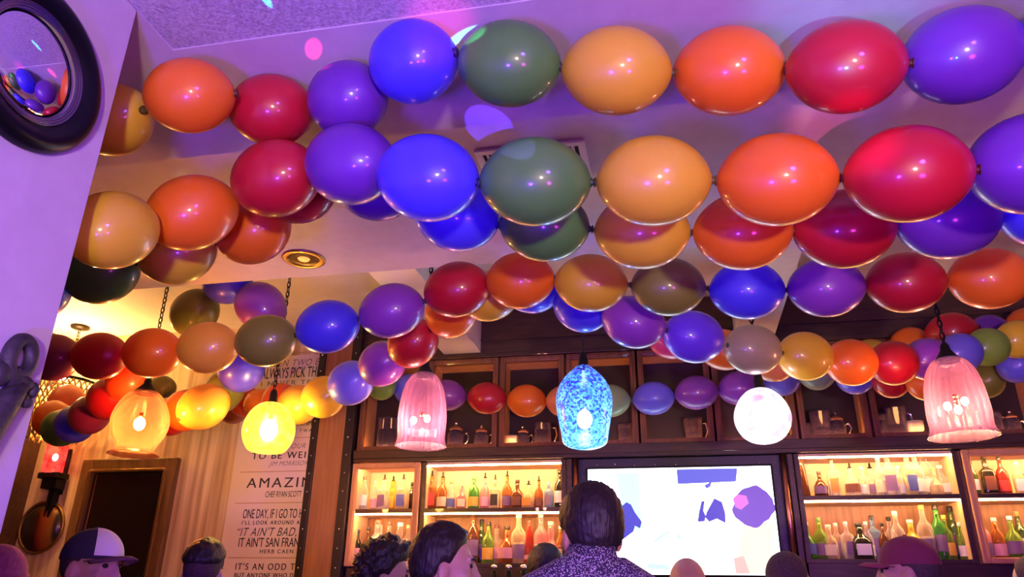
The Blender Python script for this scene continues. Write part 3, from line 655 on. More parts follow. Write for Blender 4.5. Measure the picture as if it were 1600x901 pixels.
q.build('inner_bead', M['brass'], f)
MB().box((-w+fw_, -.02, .75+fw_), (w-fw_, -.01, Z1-fw_)).build('mirror_glass', M['darkglass'], f)

s0 = on_y(86, 716, 5.93); s = empty('wall_sconce', (s0.x, YB, s0.z), 'small red glass wall sconce on a stepped dark bracket, left of the mirror', 'lamp')
MB().lathe([(.05, -.13), (.085, -.12), (.088, .12), (.075, .14)], 20, Matrix.Translation((0, -.12, 0)), flute=.04, nf=8, cap=False).build('glass_shade', shade_emissive('lit_red_glass', (.75, .015, .02), (1, .12, .1), 14, .7, see=.3), s)
MB().ell((0, -.12, .01), (.028, .02, .034), 12).build('bulb', mat('red_bulb', (1, .5, .5), .3, emit=(1, .4, .35), es=14), s)
q = MB().box((-.105, -.16, -.175), (.105, -.02, -.125), .006).box((-.075, -.13, -.26), (.075, -.01, -.175), .006).box((-.03, -.07, -.5), (-.008, 0, -.26), .003).box((.008, -.07, -.5), (.03, 0, -.26), .003).box((-.06, -.02, -.3), (.06, 0, .1), .004)
q.build('bracket', M['iron'], s)
d0 = on_y(57, 822, 5.98); d = empty('wall_disc', (d0.x, YB, d0.z), 'round convex wall disc with dark and rust orange reflections painted on, thin gold rim', 'wall ornament')
TR = Matrix.Rotation(math.pi/2, 4, 'X')
m2 = mat('painted_reflection_stripes', (.02, .02, .02), .3, coat=.5); nt = m2.node_tree  # stripes painted in place of reflections on the glossy disc
tc = nt.nodes.new('ShaderNodeTexCoord'); sx = nt.nodes.new('ShaderNodeSeparateXYZ'); rp = nt.nodes.new('ShaderNodeValToRGB'); mr = nt.nodes.new('ShaderNodeMapRange'); mr.inputs['From Min'].default_value = -.2; mr.inputs['From Max'].default_value = .2
es = rp.color_ramp.elements; es[0].position = 0; es[0].color = (.02, .03, .012, 1); es[1].position = 1; es[1].color = (.015, .01, .01, 1)
for pos, c in ((.3, (.012, .012, .008)), (.5, (.03, .006, .004)), (.56, (.2, .02, .006)), (.68, (.32, .07, .012)), (.84, (.26, .12, .02)), (.9, (.02, .012, .01))):
    k = es.new(pos); k.color = (*c, 1)
nt.links.new(tc.outputs['Object'], sx.inputs[0]); nt.links.new(sx.outputs[0], mr.inputs[0]); nt.links.new(mr.outputs[0], rp.inputs[0]); nt.links.new(rp.outputs[0], nt.nodes['Principled BSDF'].inputs['Base Color'])
MB().lathe([(.2, .012), (.185, .035), (.14, .06), (.08, .074), (0, .08)], 48, TR, cap=False).build('disc_face', m2, d)
MB().lathe([(.225, 0), (.228, .02), (.215, .03), (.2, .02), (.198, 0)], 48, TR, cap=False).build('rim', M['brass'], d)

# ================================================================== NEAR PARTITION: round convex mirror and carved ornament
RX = Matrix.Rotation(math.pi/2, 4, 'Y')
mm = empty('round_mirror', (XP, 1.296, 2.765), 'round convex mirror in a thick glossy black frame on the near violet wall', 'mirror')
MB().lathe([(.226, 0), (.228, .012), (.219, .03), (.2, .04), (.18, .036), (.166, .026), (.158, .02)], 72, RX, cap=False).build('frame', M['gloss_black'], mm)
q = MB()
pr = []
for k in range(4):
    r = .158-.006*k; pr += [(r, .018), (r-.0015, .0235-k*.002), (r-.0045, .0235-k*.002)]
q.lathe(pr, 72, RX, cap=False).build('ribbed_rim', mat('dark_pewter', (.25, .22, .25), .25, 1), mm)
MB().lathe([(.136*math.cos(t), .004+.024*math.sin(t)) for t in [math.pi/2*k/14 for k in range(15)]], 72, RX, cap=False).build('convex_glass', M['mirror'], mm)
oc = (XP+.028, 1.50, 2.0)
cv = noisy('carved_dark_wood', (.012, .009, .012), (.045, .035, .04), (40, 40, 40), 5, rough=.6, bump=.5)
orn = empty('carved_ornament', (XP, 1.49, 1.99), 'dark carved wooden scroll ornament fixed to the near violet wall', 'wall ornament')
q = MB(); P = []; R_ = []
for k in range(46):
    t = k/45; a = -math.pi*.65+t*math.pi*2.3
    r = .050*(1-.42*t); P.append((.026, -.005-r*math.cos(a)*.8, .05+r*math.sin(a)*1.15)); R_.append(.020-.005*t)
q.tube(P, R_, 10)
q.build('scroll', cv, orn)
q = MB(); q.tube([(.026, .01, -.01), (.026, -.01, -.05), (.026, -.035, -.11), (.026, -.06, -.19), (.026, -.085, -.28)], [.022, .03, .032, .03, .024], 12)
q.ell((.026, .02, -.005), (.02, .028, .02), 10); q.ell((.026, -.05, .0), (.02, .026, .03), 10)
q.build('stem', cv, orn)
q = MB(); q.ell((.028, .05, -.012), (.014, .014, .02), 10); q.ell((.028, .038, -.045), (.014, .018, .014), 10); q.tube([(.026, .015, -.03), (.028, .035, -.04)], .012, 8)
q.build('leaf', cv, orn)
# ================================================================== BALLOONS
BC = dict(periwinkle=(.17, .16, .92), orchid=(.3, .06, .52), sage=(.28, .42, .26), lime=(.28, .5, .07), lit_yellow=(.95, .74, .05), khaki=(.46, .38, .2), yellow=(.8, .53, .035), amber=(.9, .48, .05), orange=(.9, .2, .015), coral=(.85, .2, .09), vermilion=(.85, .09, .02), rust=(.45, .09, .02), red=(.56, .012, .03), pink=(.8, .06, .22),  # brightest yellow and lime: light from the right put into the colour
          plum=(.28, .02, .1), purple=(.17, .035, .45), violet=(.17, .06, .85), blue=(.08, .06, .9), green=(.1, .29, .06), olive=(.26, .25, .04), peach=(.85, .36, .14))
def latex(c):
    m = bpy.data.materials.new('latex_'+c); m.use_nodes = True; nt = m.node_tree; L = nt.links
    b = nt.nodes['Principled BSDF']; col = BC[c]
    b.inputs['Base Color'].default_value = (*col, 1); b.inputs['Roughness'].default_value = .4
    b.inputs['Coat Weight'].default_value = .6; b.inputs['Coat Roughness'].default_value = .1
    t = nt.nodes.new('ShaderNodeBsdfTranslucent'); t.inputs[0].default_value = (*col, 1)
    mx = nt.nodes.new('ShaderNodeMixShader'); mx.inputs[0].default_value = .22
    L.new(b.outputs[0], mx.inputs[1]); L.new(t.outputs[0], mx.inputs[2]); L.new(mx.outputs[0], nt.nodes['Material Output'].inputs[0])
    return m
BM = {c: latex(c) for c in BC}
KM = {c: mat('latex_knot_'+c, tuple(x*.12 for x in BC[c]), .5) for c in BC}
NB = 26
def bprof():
    P = []
    for k in range(NB+1):
        s = -math.cos(math.pi*k/NB)
        P.append((max(0, 1-abs(s)**2.06)**.585, s))
    return P
BODY, KNOT = {}, {}
for c in BC:
    BODY[c] = MB().lathe([(r/2, s/2) for r, s in bprof()], 40, cap=False).mesh('balloon_'+c, BM[c])
    q = MB()
    q.lathe([(.004, .478), (.05, .487), (.055, .5), (.028, .51), (.05, .522), (.062, .53), (.03, .535), (0, .535)], 14, cap=False)
    q2 = MB(); q2.lathe([(.004, -.478), (.05, -.487), (.05, -.5), (.022, -.508), (0, -.512)], 14, cap=False)
    KNOT[c] = (q.mesh('knot_'+c, KM[c]), q2.mesh('knot_tip_'+c, KM[c]))
GDESC = dict(top='topmost garland under the ceiling', second='second garland from the camera', third='third garland behind the second', fourth='long fourth garland across the middle',
             lip='string behind the ceiling edge', corner='low cluster beside the fringed lamp', fifth='short string near the yellow globe', globe='garland sweeping over the bar lamps',
             shelf='garland along the display cabinets', shelfend='pair right of the big lamp', rear='string below the bar lamp garland', header='garland against the bar header', far='gap above the tulip lamp')
GARLANDS = {
  'top': [
    ('yellow', (-1.796, 1.864, 3.023), 0.244, 0.310, (0.96, -0.28, -0.08)),
    ('orange', (-1.430, 1.758, 2.993), 0.234, 0.284, (0.97, 0.22, 0.10)),
    ('red', (-1.277, 1.984, 3.079), 0.243, 0.295, (0.94, 0.34, 0.10)),
    ('purple', (-0.970, 1.925, 3.040), 0.246, 0.283, (0.96, -0.29, -0.03)),
    ('blue', (-0.709, 1.814, 3.062), 0.254, 0.292, (0.97, -0.22, -0.08)),
    ('green', (-0.402, 1.797, 2.995), 0.251, 0.315, (0.98, 0.00, -0.20)),
    ('yellow', (-0.089, 1.817, 2.939), 0.251, 0.318, (0.99, 0.11, -0.10)),
    ('orange', (0.227, 1.870, 2.934), 0.251, 0.317, (0.99, -0.03, -0.15)),
    ('red', (0.516, 1.797, 2.847), 0.244, 0.307, (0.99, -0.05, -0.10)),
    ('purple', (0.821, 1.842, 2.875), 0.253, 0.319, (0.98, 0.11, 0.14)),
    ('blue', (1.133, 1.866, 2.935), 0.256, 0.324, (0.98, 0.08, 0.19)),
  ],
  'second': [
    ('yellow', (-1.644, 1.813, 2.563), 0.238, 0.299, (0.28, 0.77, 0.58)),
    ('orange', (-1.557, 2.047, 2.740), 0.254, 0.318, (0.80, 0.35, 0.48)),
    ('red', (-1.229, 1.995, 2.809), 0.254, 0.323, (0.97, -0.22, 0.05)),
    ('purple', (-0.922, 1.901, 2.771), 0.252, 0.320, (0.93, -0.27, -0.26)),
    ('blue', (-0.641, 1.823, 2.646), 0.251, 0.318, (0.96, -0.10, -0.26)),
    ('green', (-0.330, 1.838, 2.609), 0.249, 0.316, (0.99, 0.08, -0.07)),
    ('yellow', (-0.005, 1.875, 2.599), 0.249, 0.316, (1.00, 0.07, -0.05)),
    ('orange', (0.319, 1.885, 2.574), 0.248, 0.315, (0.99, -0.05, -0.10)),
    ('red', (0.627, 1.844, 2.534), 0.246, 0.311, (1.00, 0.01, -0.02)),
    ('purple', (0.936, 1.892, 2.559), 0.255, 0.323, (0.99, 0.15, 0.08)),
  ],
  'third': [
    ('blue', (-2.522, 2.452, 2.682), 0.242, 0.307, (0.98, -0.11, 0.14)),
    ('green', (-2.198, 2.417, 2.729), 0.254, 0.322, (0.98, -0.04, 0.17)),
    ('yellow', (-1.874, 2.423, 2.793), 0.254, 0.322, (0.98, 0.03, 0.21)),
    ('orange', (-1.563, 2.437, 2.866), 0.255, 0.322, (0.94, -0.23, 0.23)),
    ('red', (-1.300, 2.282, 2.935), 0.246, 0.310, (0.96, -0.28, 0.08)),
    ('purple', (-0.992, 2.273, 2.912), 0.246, 0.312, (0.97, 0.04, -0.24)),
    ('blue', (-0.696, 2.308, 2.785), 0.251, 0.319, (0.95, 0.05, -0.31)),
    ('green', (-0.381, 2.303, 2.716), 0.249, 0.316, (0.98, 0.00, -0.18)),
    ('yellow', (-0.054, 2.310, 2.666), 0.250, 0.318, (0.99, -0.02, -0.13)),
    ('orange', (0.262, 2.291, 2.628), 0.247, 0.310, (1.00, -0.01, -0.08)),
    ('red', (0.570, 2.307, 2.618), 0.248, 0.312, (1.00, 0.07, 0.02)),
    ('purple', (0.880, 2.333, 2.641), 0.254, 0.318, (0.99, 0.12, 0.10)),
    ('blue', (1.192, 2.385, 2.681), 0.258, 0.325, (0.98, 0.16, 0.13)),
  ],
  'fourth': [
    ('plum', (-3.180, 3.309, 2.703), 0.247, 0.314, (0.99, -0.10, -0.06)),
    ('red', (-2.866, 3.278, 2.684), 0.244, 0.310, (0.99, -0.10, -0.05)),
    ('orange', (-2.534, 3.243, 2.673), 0.251, 0.319, (0.99, -0.11, -0.02)),
    ('amber', (-2.200, 3.204, 2.670), 0.254, 0.323, (1.00, -0.10, 0.01)),  # yellow balloon, warm lamp glow put into its amber colour
    ('olive', (-1.877, 3.179, 2.680), 0.249, 0.316, (0.99, -0.08, 0.08)),
    ('blue', (-1.554, 3.153, 2.723), 0.250, 0.318, (0.99, -0.08, 0.14)),
    ('orchid', (-1.231, 3.125, 2.772), 0.251, 0.319, (0.98, -0.08, 0.19)),
    ('red', (-0.915, 3.101, 2.846), 0.253, 0.320, (0.98, -0.15, 0.10)),
    ('orange', (-0.608, 3.032, 2.838), 0.250, 0.315, (0.99, -0.13, -0.07)),
    ('yellow', (-0.298, 3.021, 2.799), 0.249, 0.315, (0.99, 0.07, -0.09)),
    ('olive', (0.025, 3.074, 2.781), 0.250, 0.318, (0.99, 0.16, -0.05)),
    ('blue', (0.349, 3.129, 2.765), 0.249, 0.316, (0.99, 0.12, -0.02)),
    ('orchid', (0.670, 3.154, 2.765), 0.248, 0.316, (1.00, 0.07, 0.01)),
    ('red', (0.984, 3.173, 2.773), 0.251, 0.318, (1.00, 0.05, 0.01)),
    ('orange', (1.301, 3.183, 2.772), 0.249, 0.316, (1.00, 0.03, -0.01)),
  ],
  'lip': [
    ('olive', (-3.042, 4.220, 3.293), 0.297, 0.375, (0.83, -0.42, 0.37)),
    ('blue', (-2.738, 4.069, 3.428), 0.288, 0.364, (0.94, -0.32, -0.12)),
    ('orchid', (-2.442, 4.013, 3.219), 0.293, 0.372, (0.81, -0.15, -0.57)),
  ],
  'corner': [
    ('coral', (-4.874, 5.330, 3.038), 0.285, 0.358, (0.40, -0.72, -0.57)),
    ('orange', (-4.733, 5.076, 2.836), 0.285, 0.354, (0.60, -0.64, -0.47)),
    ('green', (-4.465, 4.893, 2.716), 0.277, 0.344, (0.81, -0.55, -0.21)),
    ('blue', (-4.188, 4.704, 2.694), 0.271, 0.335, (0.82, -0.57, -0.02)),
    ('plum', (-3.919, 4.514, 2.705), 0.264, 0.329, (0.82, -0.56, 0.11)),
    ('red', (-3.645, 4.334, 2.765), 0.272, 0.342, (0.81, -0.55, 0.17)),
    ('vermilion', (-3.372, 4.142, 2.821), 0.269, 0.340, (0.81, -0.57, 0.17)),
  ],
  'fifth': [
    ('red', (-3.432, 4.721, 2.728), 0.270, 0.342, (0.75, -0.66, -0.07)),
    ('orange', (-3.164, 4.486, 2.703), 0.277, 0.352, (0.76, -0.64, -0.09)),
    ('amber', (-2.885, 4.264, 2.664), 0.279, 0.354, (0.42, 0.68, 0.60)),
    ('olive', (-3.041, 4.686, 2.878), 0.272, 0.345, (0.64, 0.10, 0.76)),
    ('blue', (-2.682, 4.295, 2.907), 0.288, 0.365, (0.68, -0.73, 0.05)),
  ],
  'globe': [
    ('rust', (-3.546, 5.660, 3.007), 0.233, 0.297, (0.71, -0.70, -0.02)),
    ('vermilion', (-3.292, 5.407, 2.999), 0.244, 0.309, (0.72, -0.68, -0.14)),
    ('orange', (-3.016, 5.159, 2.905), 0.241, 0.306, (0.73, -0.65, -0.18)),
    ('vermilion', (-2.704, 4.882, 2.852), 0.254, 0.323, (0.72, -0.67, -0.19)),
    ('amber', (-2.413, 4.598, 2.742), 0.263, 0.334, (0.73, -0.67, -0.17)),
    ('yellow', (-2.116, 4.342, 2.716), 0.260, 0.330, (0.76, -0.65, -0.02)),
    ('periwinkle', (-1.836, 4.105, 2.728), 0.260, 0.331, (0.78, -0.62, 0.08)),
    ('orchid', (-1.569, 3.904, 2.772), 0.252, 0.320, (0.78, -0.62, 0.12)),
    ('red', (-1.321, 3.693, 2.809), 0.256, 0.323, (0.79, -0.58, 0.21)),
    ('orange', (-1.063, 3.530, 2.906), 0.256, 0.321, (0.81, -0.57, 0.15)),
    ('yellow', (-0.817, 3.339, 2.904), 0.244, 0.307, (0.94, 0.14, 0.31)),
    ('blue', (-0.662, 3.589, 3.037), 0.261, 0.324, (0.92, 0.38, -0.04)),
    ('blue', (-0.394, 3.514, 2.888), 0.252, 0.313, (0.84, -0.29, -0.46)),
    ('orchid', (-0.141, 3.407, 2.753), 0.245, 0.304, (0.95, 0.17, -0.27)),
    ('violet', (0.133, 3.609, 2.734), 0.253, 0.322, (0.81, 0.59, -0.04)),
    ('khaki', (0.422, 3.816, 2.722), 0.249, 0.316, (0.81, 0.59, 0.01)),
    ('yellow', (0.701, 4.025, 2.740), 0.252, 0.320, (0.78, 0.62, 0.06)),
    ('orange', (0.971, 4.253, 2.763), 0.252, 0.320, (0.76, 0.64, 0.11)),
    ('red', (1.243, 4.479, 2.816), 0.251, 0.319, (0.74, 0.65, 0.19)),
    ('orchid', (1.497, 4.716, 2.900), 0.248, 0.315, (0.73, 0.64, 0.25)),
    ('periwinkle', (1.754, 4.929, 2.994), 0.242, 0.308, (0.74, 0.62, 0.28)),
    ('lime', (1.991, 5.130, 3.085), 0.243, 0.309, (0.77, 0.57, 0.29)),
    ('lit_yellow', (2.240, 5.291, 3.177), 0.250, 0.317, (0.80, 0.52, 0.30)),
  ],
  'shelf': [
    ('lime', (-2.200, 5.500, 3.109), 0.220, 0.236, (0.68, 0.73, 0.07)),
    ('periwinkle', (-2.031, 5.680, 3.125), 0.246, 0.264, (0.91, 0.42, -0.06)),
    ('orchid', (-1.727, 5.720, 3.076), 0.244, 0.310, (0.99, 0.06, -0.14)),
    ('red', (-1.402, 5.720, 3.038), 0.251, 0.319, (0.99, 0.00, -0.11)),
    ('orange', (-1.085, 5.720, 3.005), 0.253, 0.315, (1.00, -0.04, -0.09)),
    ('peach', (-0.777, 5.694, 2.982), 0.249, 0.311, (1.00, -0.00, -0.04)),
    ('sage', (-0.444, 5.720, 2.981), 0.247, 0.314, (1.00, 0.04, 0.01)),
    ('periwinkle', (-0.119, 5.720, 2.988), 0.249, 0.317, (1.00, -0.06, 0.04)),
    ('orchid', (0.196, 5.678, 3.008), 0.250, 0.318, (1.00, 0.00, 0.08)),
    ('orchid', (0.507, 5.720, 3.041), 0.250, 0.317, (0.99, 0.07, 0.14)),
    ('periwinkle', (0.815, 5.720, 3.096), 0.248, 0.275, (0.95, -0.29, 0.08)),
    ('sage', (1.029, 5.560, 3.083), 0.240, 0.266, (0.78, -0.59, -0.18)),
    ('periwinkle', (1.238, 5.400, 2.999), 0.235, 0.259, (0.74, -0.60, -0.30)),
    ('red', (1.420, 5.240, 2.923), 0.229, 0.254, (0.66, -0.68, -0.31)),
    ('orange', (1.566, 5.060, 2.845), 0.211, 0.237, (0.60, -0.73, -0.32)),
  ],
  'shelfend': [
    ('olive', (2.157, 5.720, 3.023), 0.240, 0.263, (0.48, -0.86, 0.15)),
    ('periwinkle', (2.281, 5.500, 3.061), 0.231, 0.253, (0.48, -0.86, 0.15)),
  ],
  'rear': [
    ('pink', (0.031, 4.785, 3.123), 0.247, 0.314, (0.92, -0.23, -0.31)),
    ('orange', (0.345, 4.707, 3.016), 0.254, 0.323, (0.96, 0.08, -0.25)),
    ('peach', (0.638, 4.838, 2.964), 0.248, 0.315, (0.90, 0.40, -0.16)),
  ],
  'header': [
    ('yellow', (1.470, 5.820, 3.285), 0.226, 0.254, (0.91, -0.41, 0.05)),
    ('orange', (1.720, 5.709, 3.300), 0.267, 0.300, (0.74, -0.67, 0.02)),
    ('red', (1.904, 5.425, 3.296), 0.261, 0.332, (0.97, -0.23, 0.08)),
    ('purple', (2.201, 5.593, 3.338), 0.240, 0.304, (0.91, 0.39, 0.16)),
    ('orange', (2.491, 5.679, 3.399), 0.251, 0.318, (0.94, 0.28, 0.20)),
  ],
  'far': [
    ('olive', (-4.000, 5.300, 3.113), 0.206, 0.261, (1.00, 0.00, 0.00)),
  ],
}
NOPART = ('far',)
for g, rows in GARLANDS.items():
    tot = {}
    for r in rows: tot[r[0]] = tot.get(r[0], 0)+1
    seen = {}
    for k, (c, p, D, Ln, ax) in enumerate(rows):
        n = seen.get(c, 0); seen[c] = n+1
        if tot[c] == 1: lab = 'the only %s balloon in the %s' % (c, GDESC[g])
        else: lab = '%s %s balloon from the left in the %s' % (ORD[n], c, GDESC[g])
        o = bpy.data.objects.new('balloon', BODY[c]); COL.objects.link(o)
        q = Vector(ax).to_track_quat('Z', 'Y'); o.matrix_world = Matrix.LocRotScale(Vector(p), q, Vector((D, D, Ln)))
        tag(o, lab, 'balloon', 'balloons of the '+GDESC[g])
        if g not in NOPART:
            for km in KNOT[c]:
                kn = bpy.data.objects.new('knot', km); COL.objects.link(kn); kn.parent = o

# ================================================================== PEOPLE
M['skin'] = noisy('skin', (.5, .27, .19), (.56, .32, .23), (30, 30, 30), rough=.5)
M['skin2'] = noisy('skin_tan', (.4, .2, .13), (.46, .24, .16), (30, 30, 30), rough=.5)
M['hair'] = noisy('dark_brown_hair', (.006, .004, .004), (.02, .012, .01), (90, 90, 14), 5, rough=.55, bump=.6)
M['stubble'] = noisy('short_cropped_hair', (.03, .018, .016), (.08, .045, .04), (160, 160, 160), 4, rough=.8, bump=.3)
def remesh(mb, vox, it=5, mats=None, name='body'):
    o = mb.build(name, mats); md = o.modifiers.new('r', 'REMESH'); md.mode = 'VOXEL'; md.voxel_size = vox; md.use_smooth_shade = True
    s = o.modifiers.new('s', 'SMOOTH'); s.factor = .5; s.iterations = it
    me = bpy.data.meshes.new_from_object(o.evaluated_get(bpy.context.evaluated_depsgraph_get()))
    for p in me.polygons: p.use_smooth = True
    me.materials.clear(); me.materials.append(mats); bpy.data.objects.remove(o); return me
# a standing figure 1.76 m tall facing +y, feet at the origin; arms hang slightly bent
ARM = [(.185, -.015, 1.40), (.225, -.03, 1.12), (.225, .06, .90)]
def head_parts(q):
    q.ell((0, -.012, 1.652), (.078, .1, .1), 24); q.ell((0, .02, 1.6), (.066, .078, .085), 20); q.ell((0, .048, 1.548), (.05, .045, .035), 16)
    q.ell((0, .073, 1.528), (.026, .024, .02), 12); q.ell((0, .084, 1.655), (.052, .018, .012), 12)
    q.capsule((0, .094, 1.648), (0, .108, 1.605), .009, .013); q.ell((0, .114, 1.598), (.014, .014, .011), 10)
    for s in (-1, 1):
        q.ell((s*.012, .104, 1.596), (.009, .011, .008), 8); q.ell((s*.042, .062, 1.598), (.023, .024, .022), 12); q.ell((s*.032, .072, 1.629), (.02, .016, .013), 10)
        q.ell((s*.08, -.012, 1.607), (.011, .022, .033), 12, Matrix.Rotation(s*.35, 4, 'Z')); q.ell((s*.045, .01, 1.545), (.03, .055, .032), 12)
    q.ell((0, .09, 1.567), (.025, .012, .007), 10); q.ell((0, .088, 1.556), (.021, .012, .008), 10)
def torso_parts(q, g=0.0):
    q.capsule((0, -.025, 1.40), (0, -.012, 1.56), .06+g, .054+g)
    q.ell((0, -.015, 1.27), (.165+g, .112+g, .2+g), 24); q.ell((0, -.012, 1.05), (.15+g, .108+g, .16+g), 20); q.ell((0, -.015, .92), (.168+g, .118+g, .13+g), 20)
    for s in (-1, 1):
        q.capsule((s*.04, -.025, 1.48), (s*.17, -.015, 1.4), .05+g, .062+g); q.ell((s*.1, .045, 1.32), (.085+g, .06+g, .075+g), 14)
        q.capsule((s*.07, -.06, 1.36), (s*.09, -.06, 1.2), .075+g, .07+g)
def arm_parts(q, g=0.0, upto=3):
    for s in (-1, 1):
        a, b, c = [Vector((s*x, y, z)) for x, y, z in ARM]
        q.capsule(a, b, .056+g, .041+g)
        q.capsule(b, c, .043+g, .028+g) if upto == 3 else q.capsule(b, b.lerp(c, .75), .043+g, .035+g)
        if upto == 3 and g == 0:
            q.ell(c+Vector((0, .022, -.045)), (.018, .04, .05), 12)
            for k in range(4):
                f0 = c+Vector((0, -.008+.02*k, -.085)); ln = (.06, .07, .075, .065)[k]
                f1 = f0+Vector((-s*.006, .006, -ln*.55)); f2 = f1+Vector((-s*.02, .004, -ln*.4))
                q.capsule(f0, f1, .0095, .0088, 10); q.capsule(f1, f2, .0088, .0075, 10)
            t0 = c+Vector((-s*.006, .05, -.03)); t1 = t0+Vector((-s*.012, .026, -.034)); q.capsule(t0, t1, .012, .01, 10); q.capsule(t1, t1+Vector((-s*.008, .008, -.026)), .01, .008, 10)
def leg_parts(q, g=0.0):
    for s in (-1, 1):
        q.capsule((s*.085, -.01, .88), (s*.095, .0, .49), .085+g, .056+g); q.capsule((s*.095, 0, .49), (s*.1, -.025, .09), .055+g, .038+g)
q = MB(); head_parts(q); torso_parts(q); arm_parts(q); leg_parts(q)
for s in (-1, 1): q.ell((s*.1, .04, .04), (.04, .12, .045), 14); q.ell((s*.1, -.03, .06), (.036, .045, .06), 12)
BODYM = remesh(q, .0065, 5, M['skin'])
def shirt_mesh(name, m, collar=True):
    q = MB(); g = .014
    q.capsule((0, -.025, 1.40), (0, -.016, 1.50), .06+g, .056+g)
    q.ell((0, -.015, 1.27), (.165+g, .112+g, .2+g), 24); q.ell((0, -.012, 1.05), (.15+g, .108+g, .16+g), 20); q.ell((0, -.015, .92), (.168+g, .118+g, .13+g), 20)
    for s in (-1, 1):
        q.capsule((s*.04, -.025, 1.48), (s*.17, -.015, 1.4), .05+g, .062+g); q.ell((s*.1, .045, 1.32), (.085+g, .06+g, .075+g), 14); q.capsule((s*.07, -.06, 1.36), (s*.09, -.06, 1.2), .075+g, .07+g)
    arm_parts(q, g, 2)
    me = remesh(q, .011, 6, m, name)
    t = bmesh.new(); t.from_mesh(me)      # open the neckline
    bmesh.ops.delete(t, geom=[v for v in t.verts if v.co.z > 1.522+(-.025 if v.co.y > 0.02 else 0)], context='VERTS'); t.to_mesh(me); t.free()
    return me
def shirt_collar(m):
    q = MB(); n = 40; V = []
    for k in range(n+1):
        a = math.radians(-60)-math.radians(240)*k/n+math.radians(-0)
        c, s = math.cos(a), math.sin(a)
        for r, z in ((.078, 1.488), (.073, 1.545), (.077, 1.547), (.092, 1.498)):
            V.append((r*c*.98, -.02+r*s*1.02, z-(.02 if s > .3 else 0)))
    F = []
    for k in range(n):
        for j in range(3): F.append((k*4+j, k*4+j+1, (k+1)*4+j+1, (k+1)*4+j))
    q._add([Vector(v) for v in V], F, True); return q.mesh('collar', m)
def hair_mesh(name, m, grow=.014, curl=0, front=1.70, back=1.565, seed=1, side=1.63, fscale=40):
    rr = random.Random(seed); t = bmesh.new(); bmesh.ops.create_icosphere(t, subdivisions=5, radius=1)
    from mathutils import noise
    dele = []
    for v in t.verts:
        d = v.co.normalized(); nn = noise.noise(d*fscale*.1+Vector((seed, 0, 0))); n2 = noise.noise(d*fscale*.35+Vector((seed*2, 3, 0)))
        # the head under the hair: the cranium, and below it the nape
        b = Vector((d.x*.078, d.y*.1, d.z*.1)); z0 = 1.652+b.z
        if z0 < 1.6 and d.y < .2: b.x *= .93; b.y *= .97
        g = grow*(1+.9*max(0, d.z))+curl*(.6+nn*.9+n2*.7)
        y, z = b.y-.012, z0
        k = max(0, min(1, (y+.045)/.115)); k = k*k*(3-2*k)
        hl = back*(1-k)+front*k
        e = math.exp(-((y+.008)/.03)**2); hl = max(hl, hl*(1-e)+max(hl, side)*e)
        hl += .004*n2
        f = max(0, min(1, (z-hl)/.035)); f = f*f*(3-2*f)
        v.co = Vector((0, -.012, 1.652))+b+d*(g*f-.004*(1-f))
        if z < hl-.012: dele.append(v)
    bmesh.ops.delete(t, geom=dele, context='VERTS')
    me = bpy.data.meshes.new(name); t.to_mesh(me); t.free(); me.materials.append(m)
    for p in me.polygons: p.use_smooth = True
    o = bpy.data.objects.new(name, me); COL.objects.link(o); md = o.modifiers.new('s', 'SOLIDIFY'); md.thickness = .022; md.offset = -1
    me2 = bpy.data.meshes.new_from_object(o.evaluated_get(bpy.context.evaluated_depsgraph_get())); bpy.data.objects.remove(o); return me2
def cap_parts(parent, crown_m, front_m, brim_m, panel=True):
    C0 = Vector((0, -.01, 1.665))
    q = MB(); V = [(math.cos(t), math.sin(t)) for t in [math.pi/2*k/14 for k in range(15)]]
    q.lathe([(1, -.12)]+V, 48, Matrix.Translation(C0) @ Matrix.Diagonal((.089, .112, .098, 1)), cap=False)
    q.ell(C0+Vector((0, 0, .098)), (.009, .009, .006), 8)
    crown = q.build('cap_crown', crown_m, parent)
    if panel:
        MB().lathe([(1.012*r, z*1.012) for r, z in V[:13]], 24, Matrix.Translation(C0) @ Matrix.Diagonal((.09, .113, .099, 1)), cap=False, arc=(math.radians(38), math.radians(142))).build('front_panel', front_m, crown)
    q = MB(); n = 20; top = []; 
    for k in range(n+1):
        a = math.radians(22)+math.radians(136)*k/n
        c, s = math.cos(a), math.sin(a)
        for (rx, ry, dz) in ((.088, .108, 0), (.094, .16, .002), (.088, .185, -.006)): top.append(C0+Vector((c*rx, s*ry, dz-.022*c*c)))
    F = []
    for k in range(n):
        for j in range(2): F.append((k*3+j, k*3+j+1, (k+1)*3+j+1, (k+1)*3+j))
    bt = [p-Vector((0, 0, .005)) for p in top]; N = len(top)
    F += [tuple(N+i for i in reversed(f)) for f in F]
    for k in range(n): F.append((k*3+2, N+k*3+2, N+(k+1)*3+2, (k+1)*3+2))
    F += [(0, 1, N+1, N), (1, 2, N+2, N+1), (N+n*3, N+n*3+1, n*3+1, n*3), (N+n*3+1, N+n*3+2, n*3+2, n*3+1)]
    q._add(top+bt, F, True); q.build('brim', brim_m, parent)
    return crown
SHIRT = {}
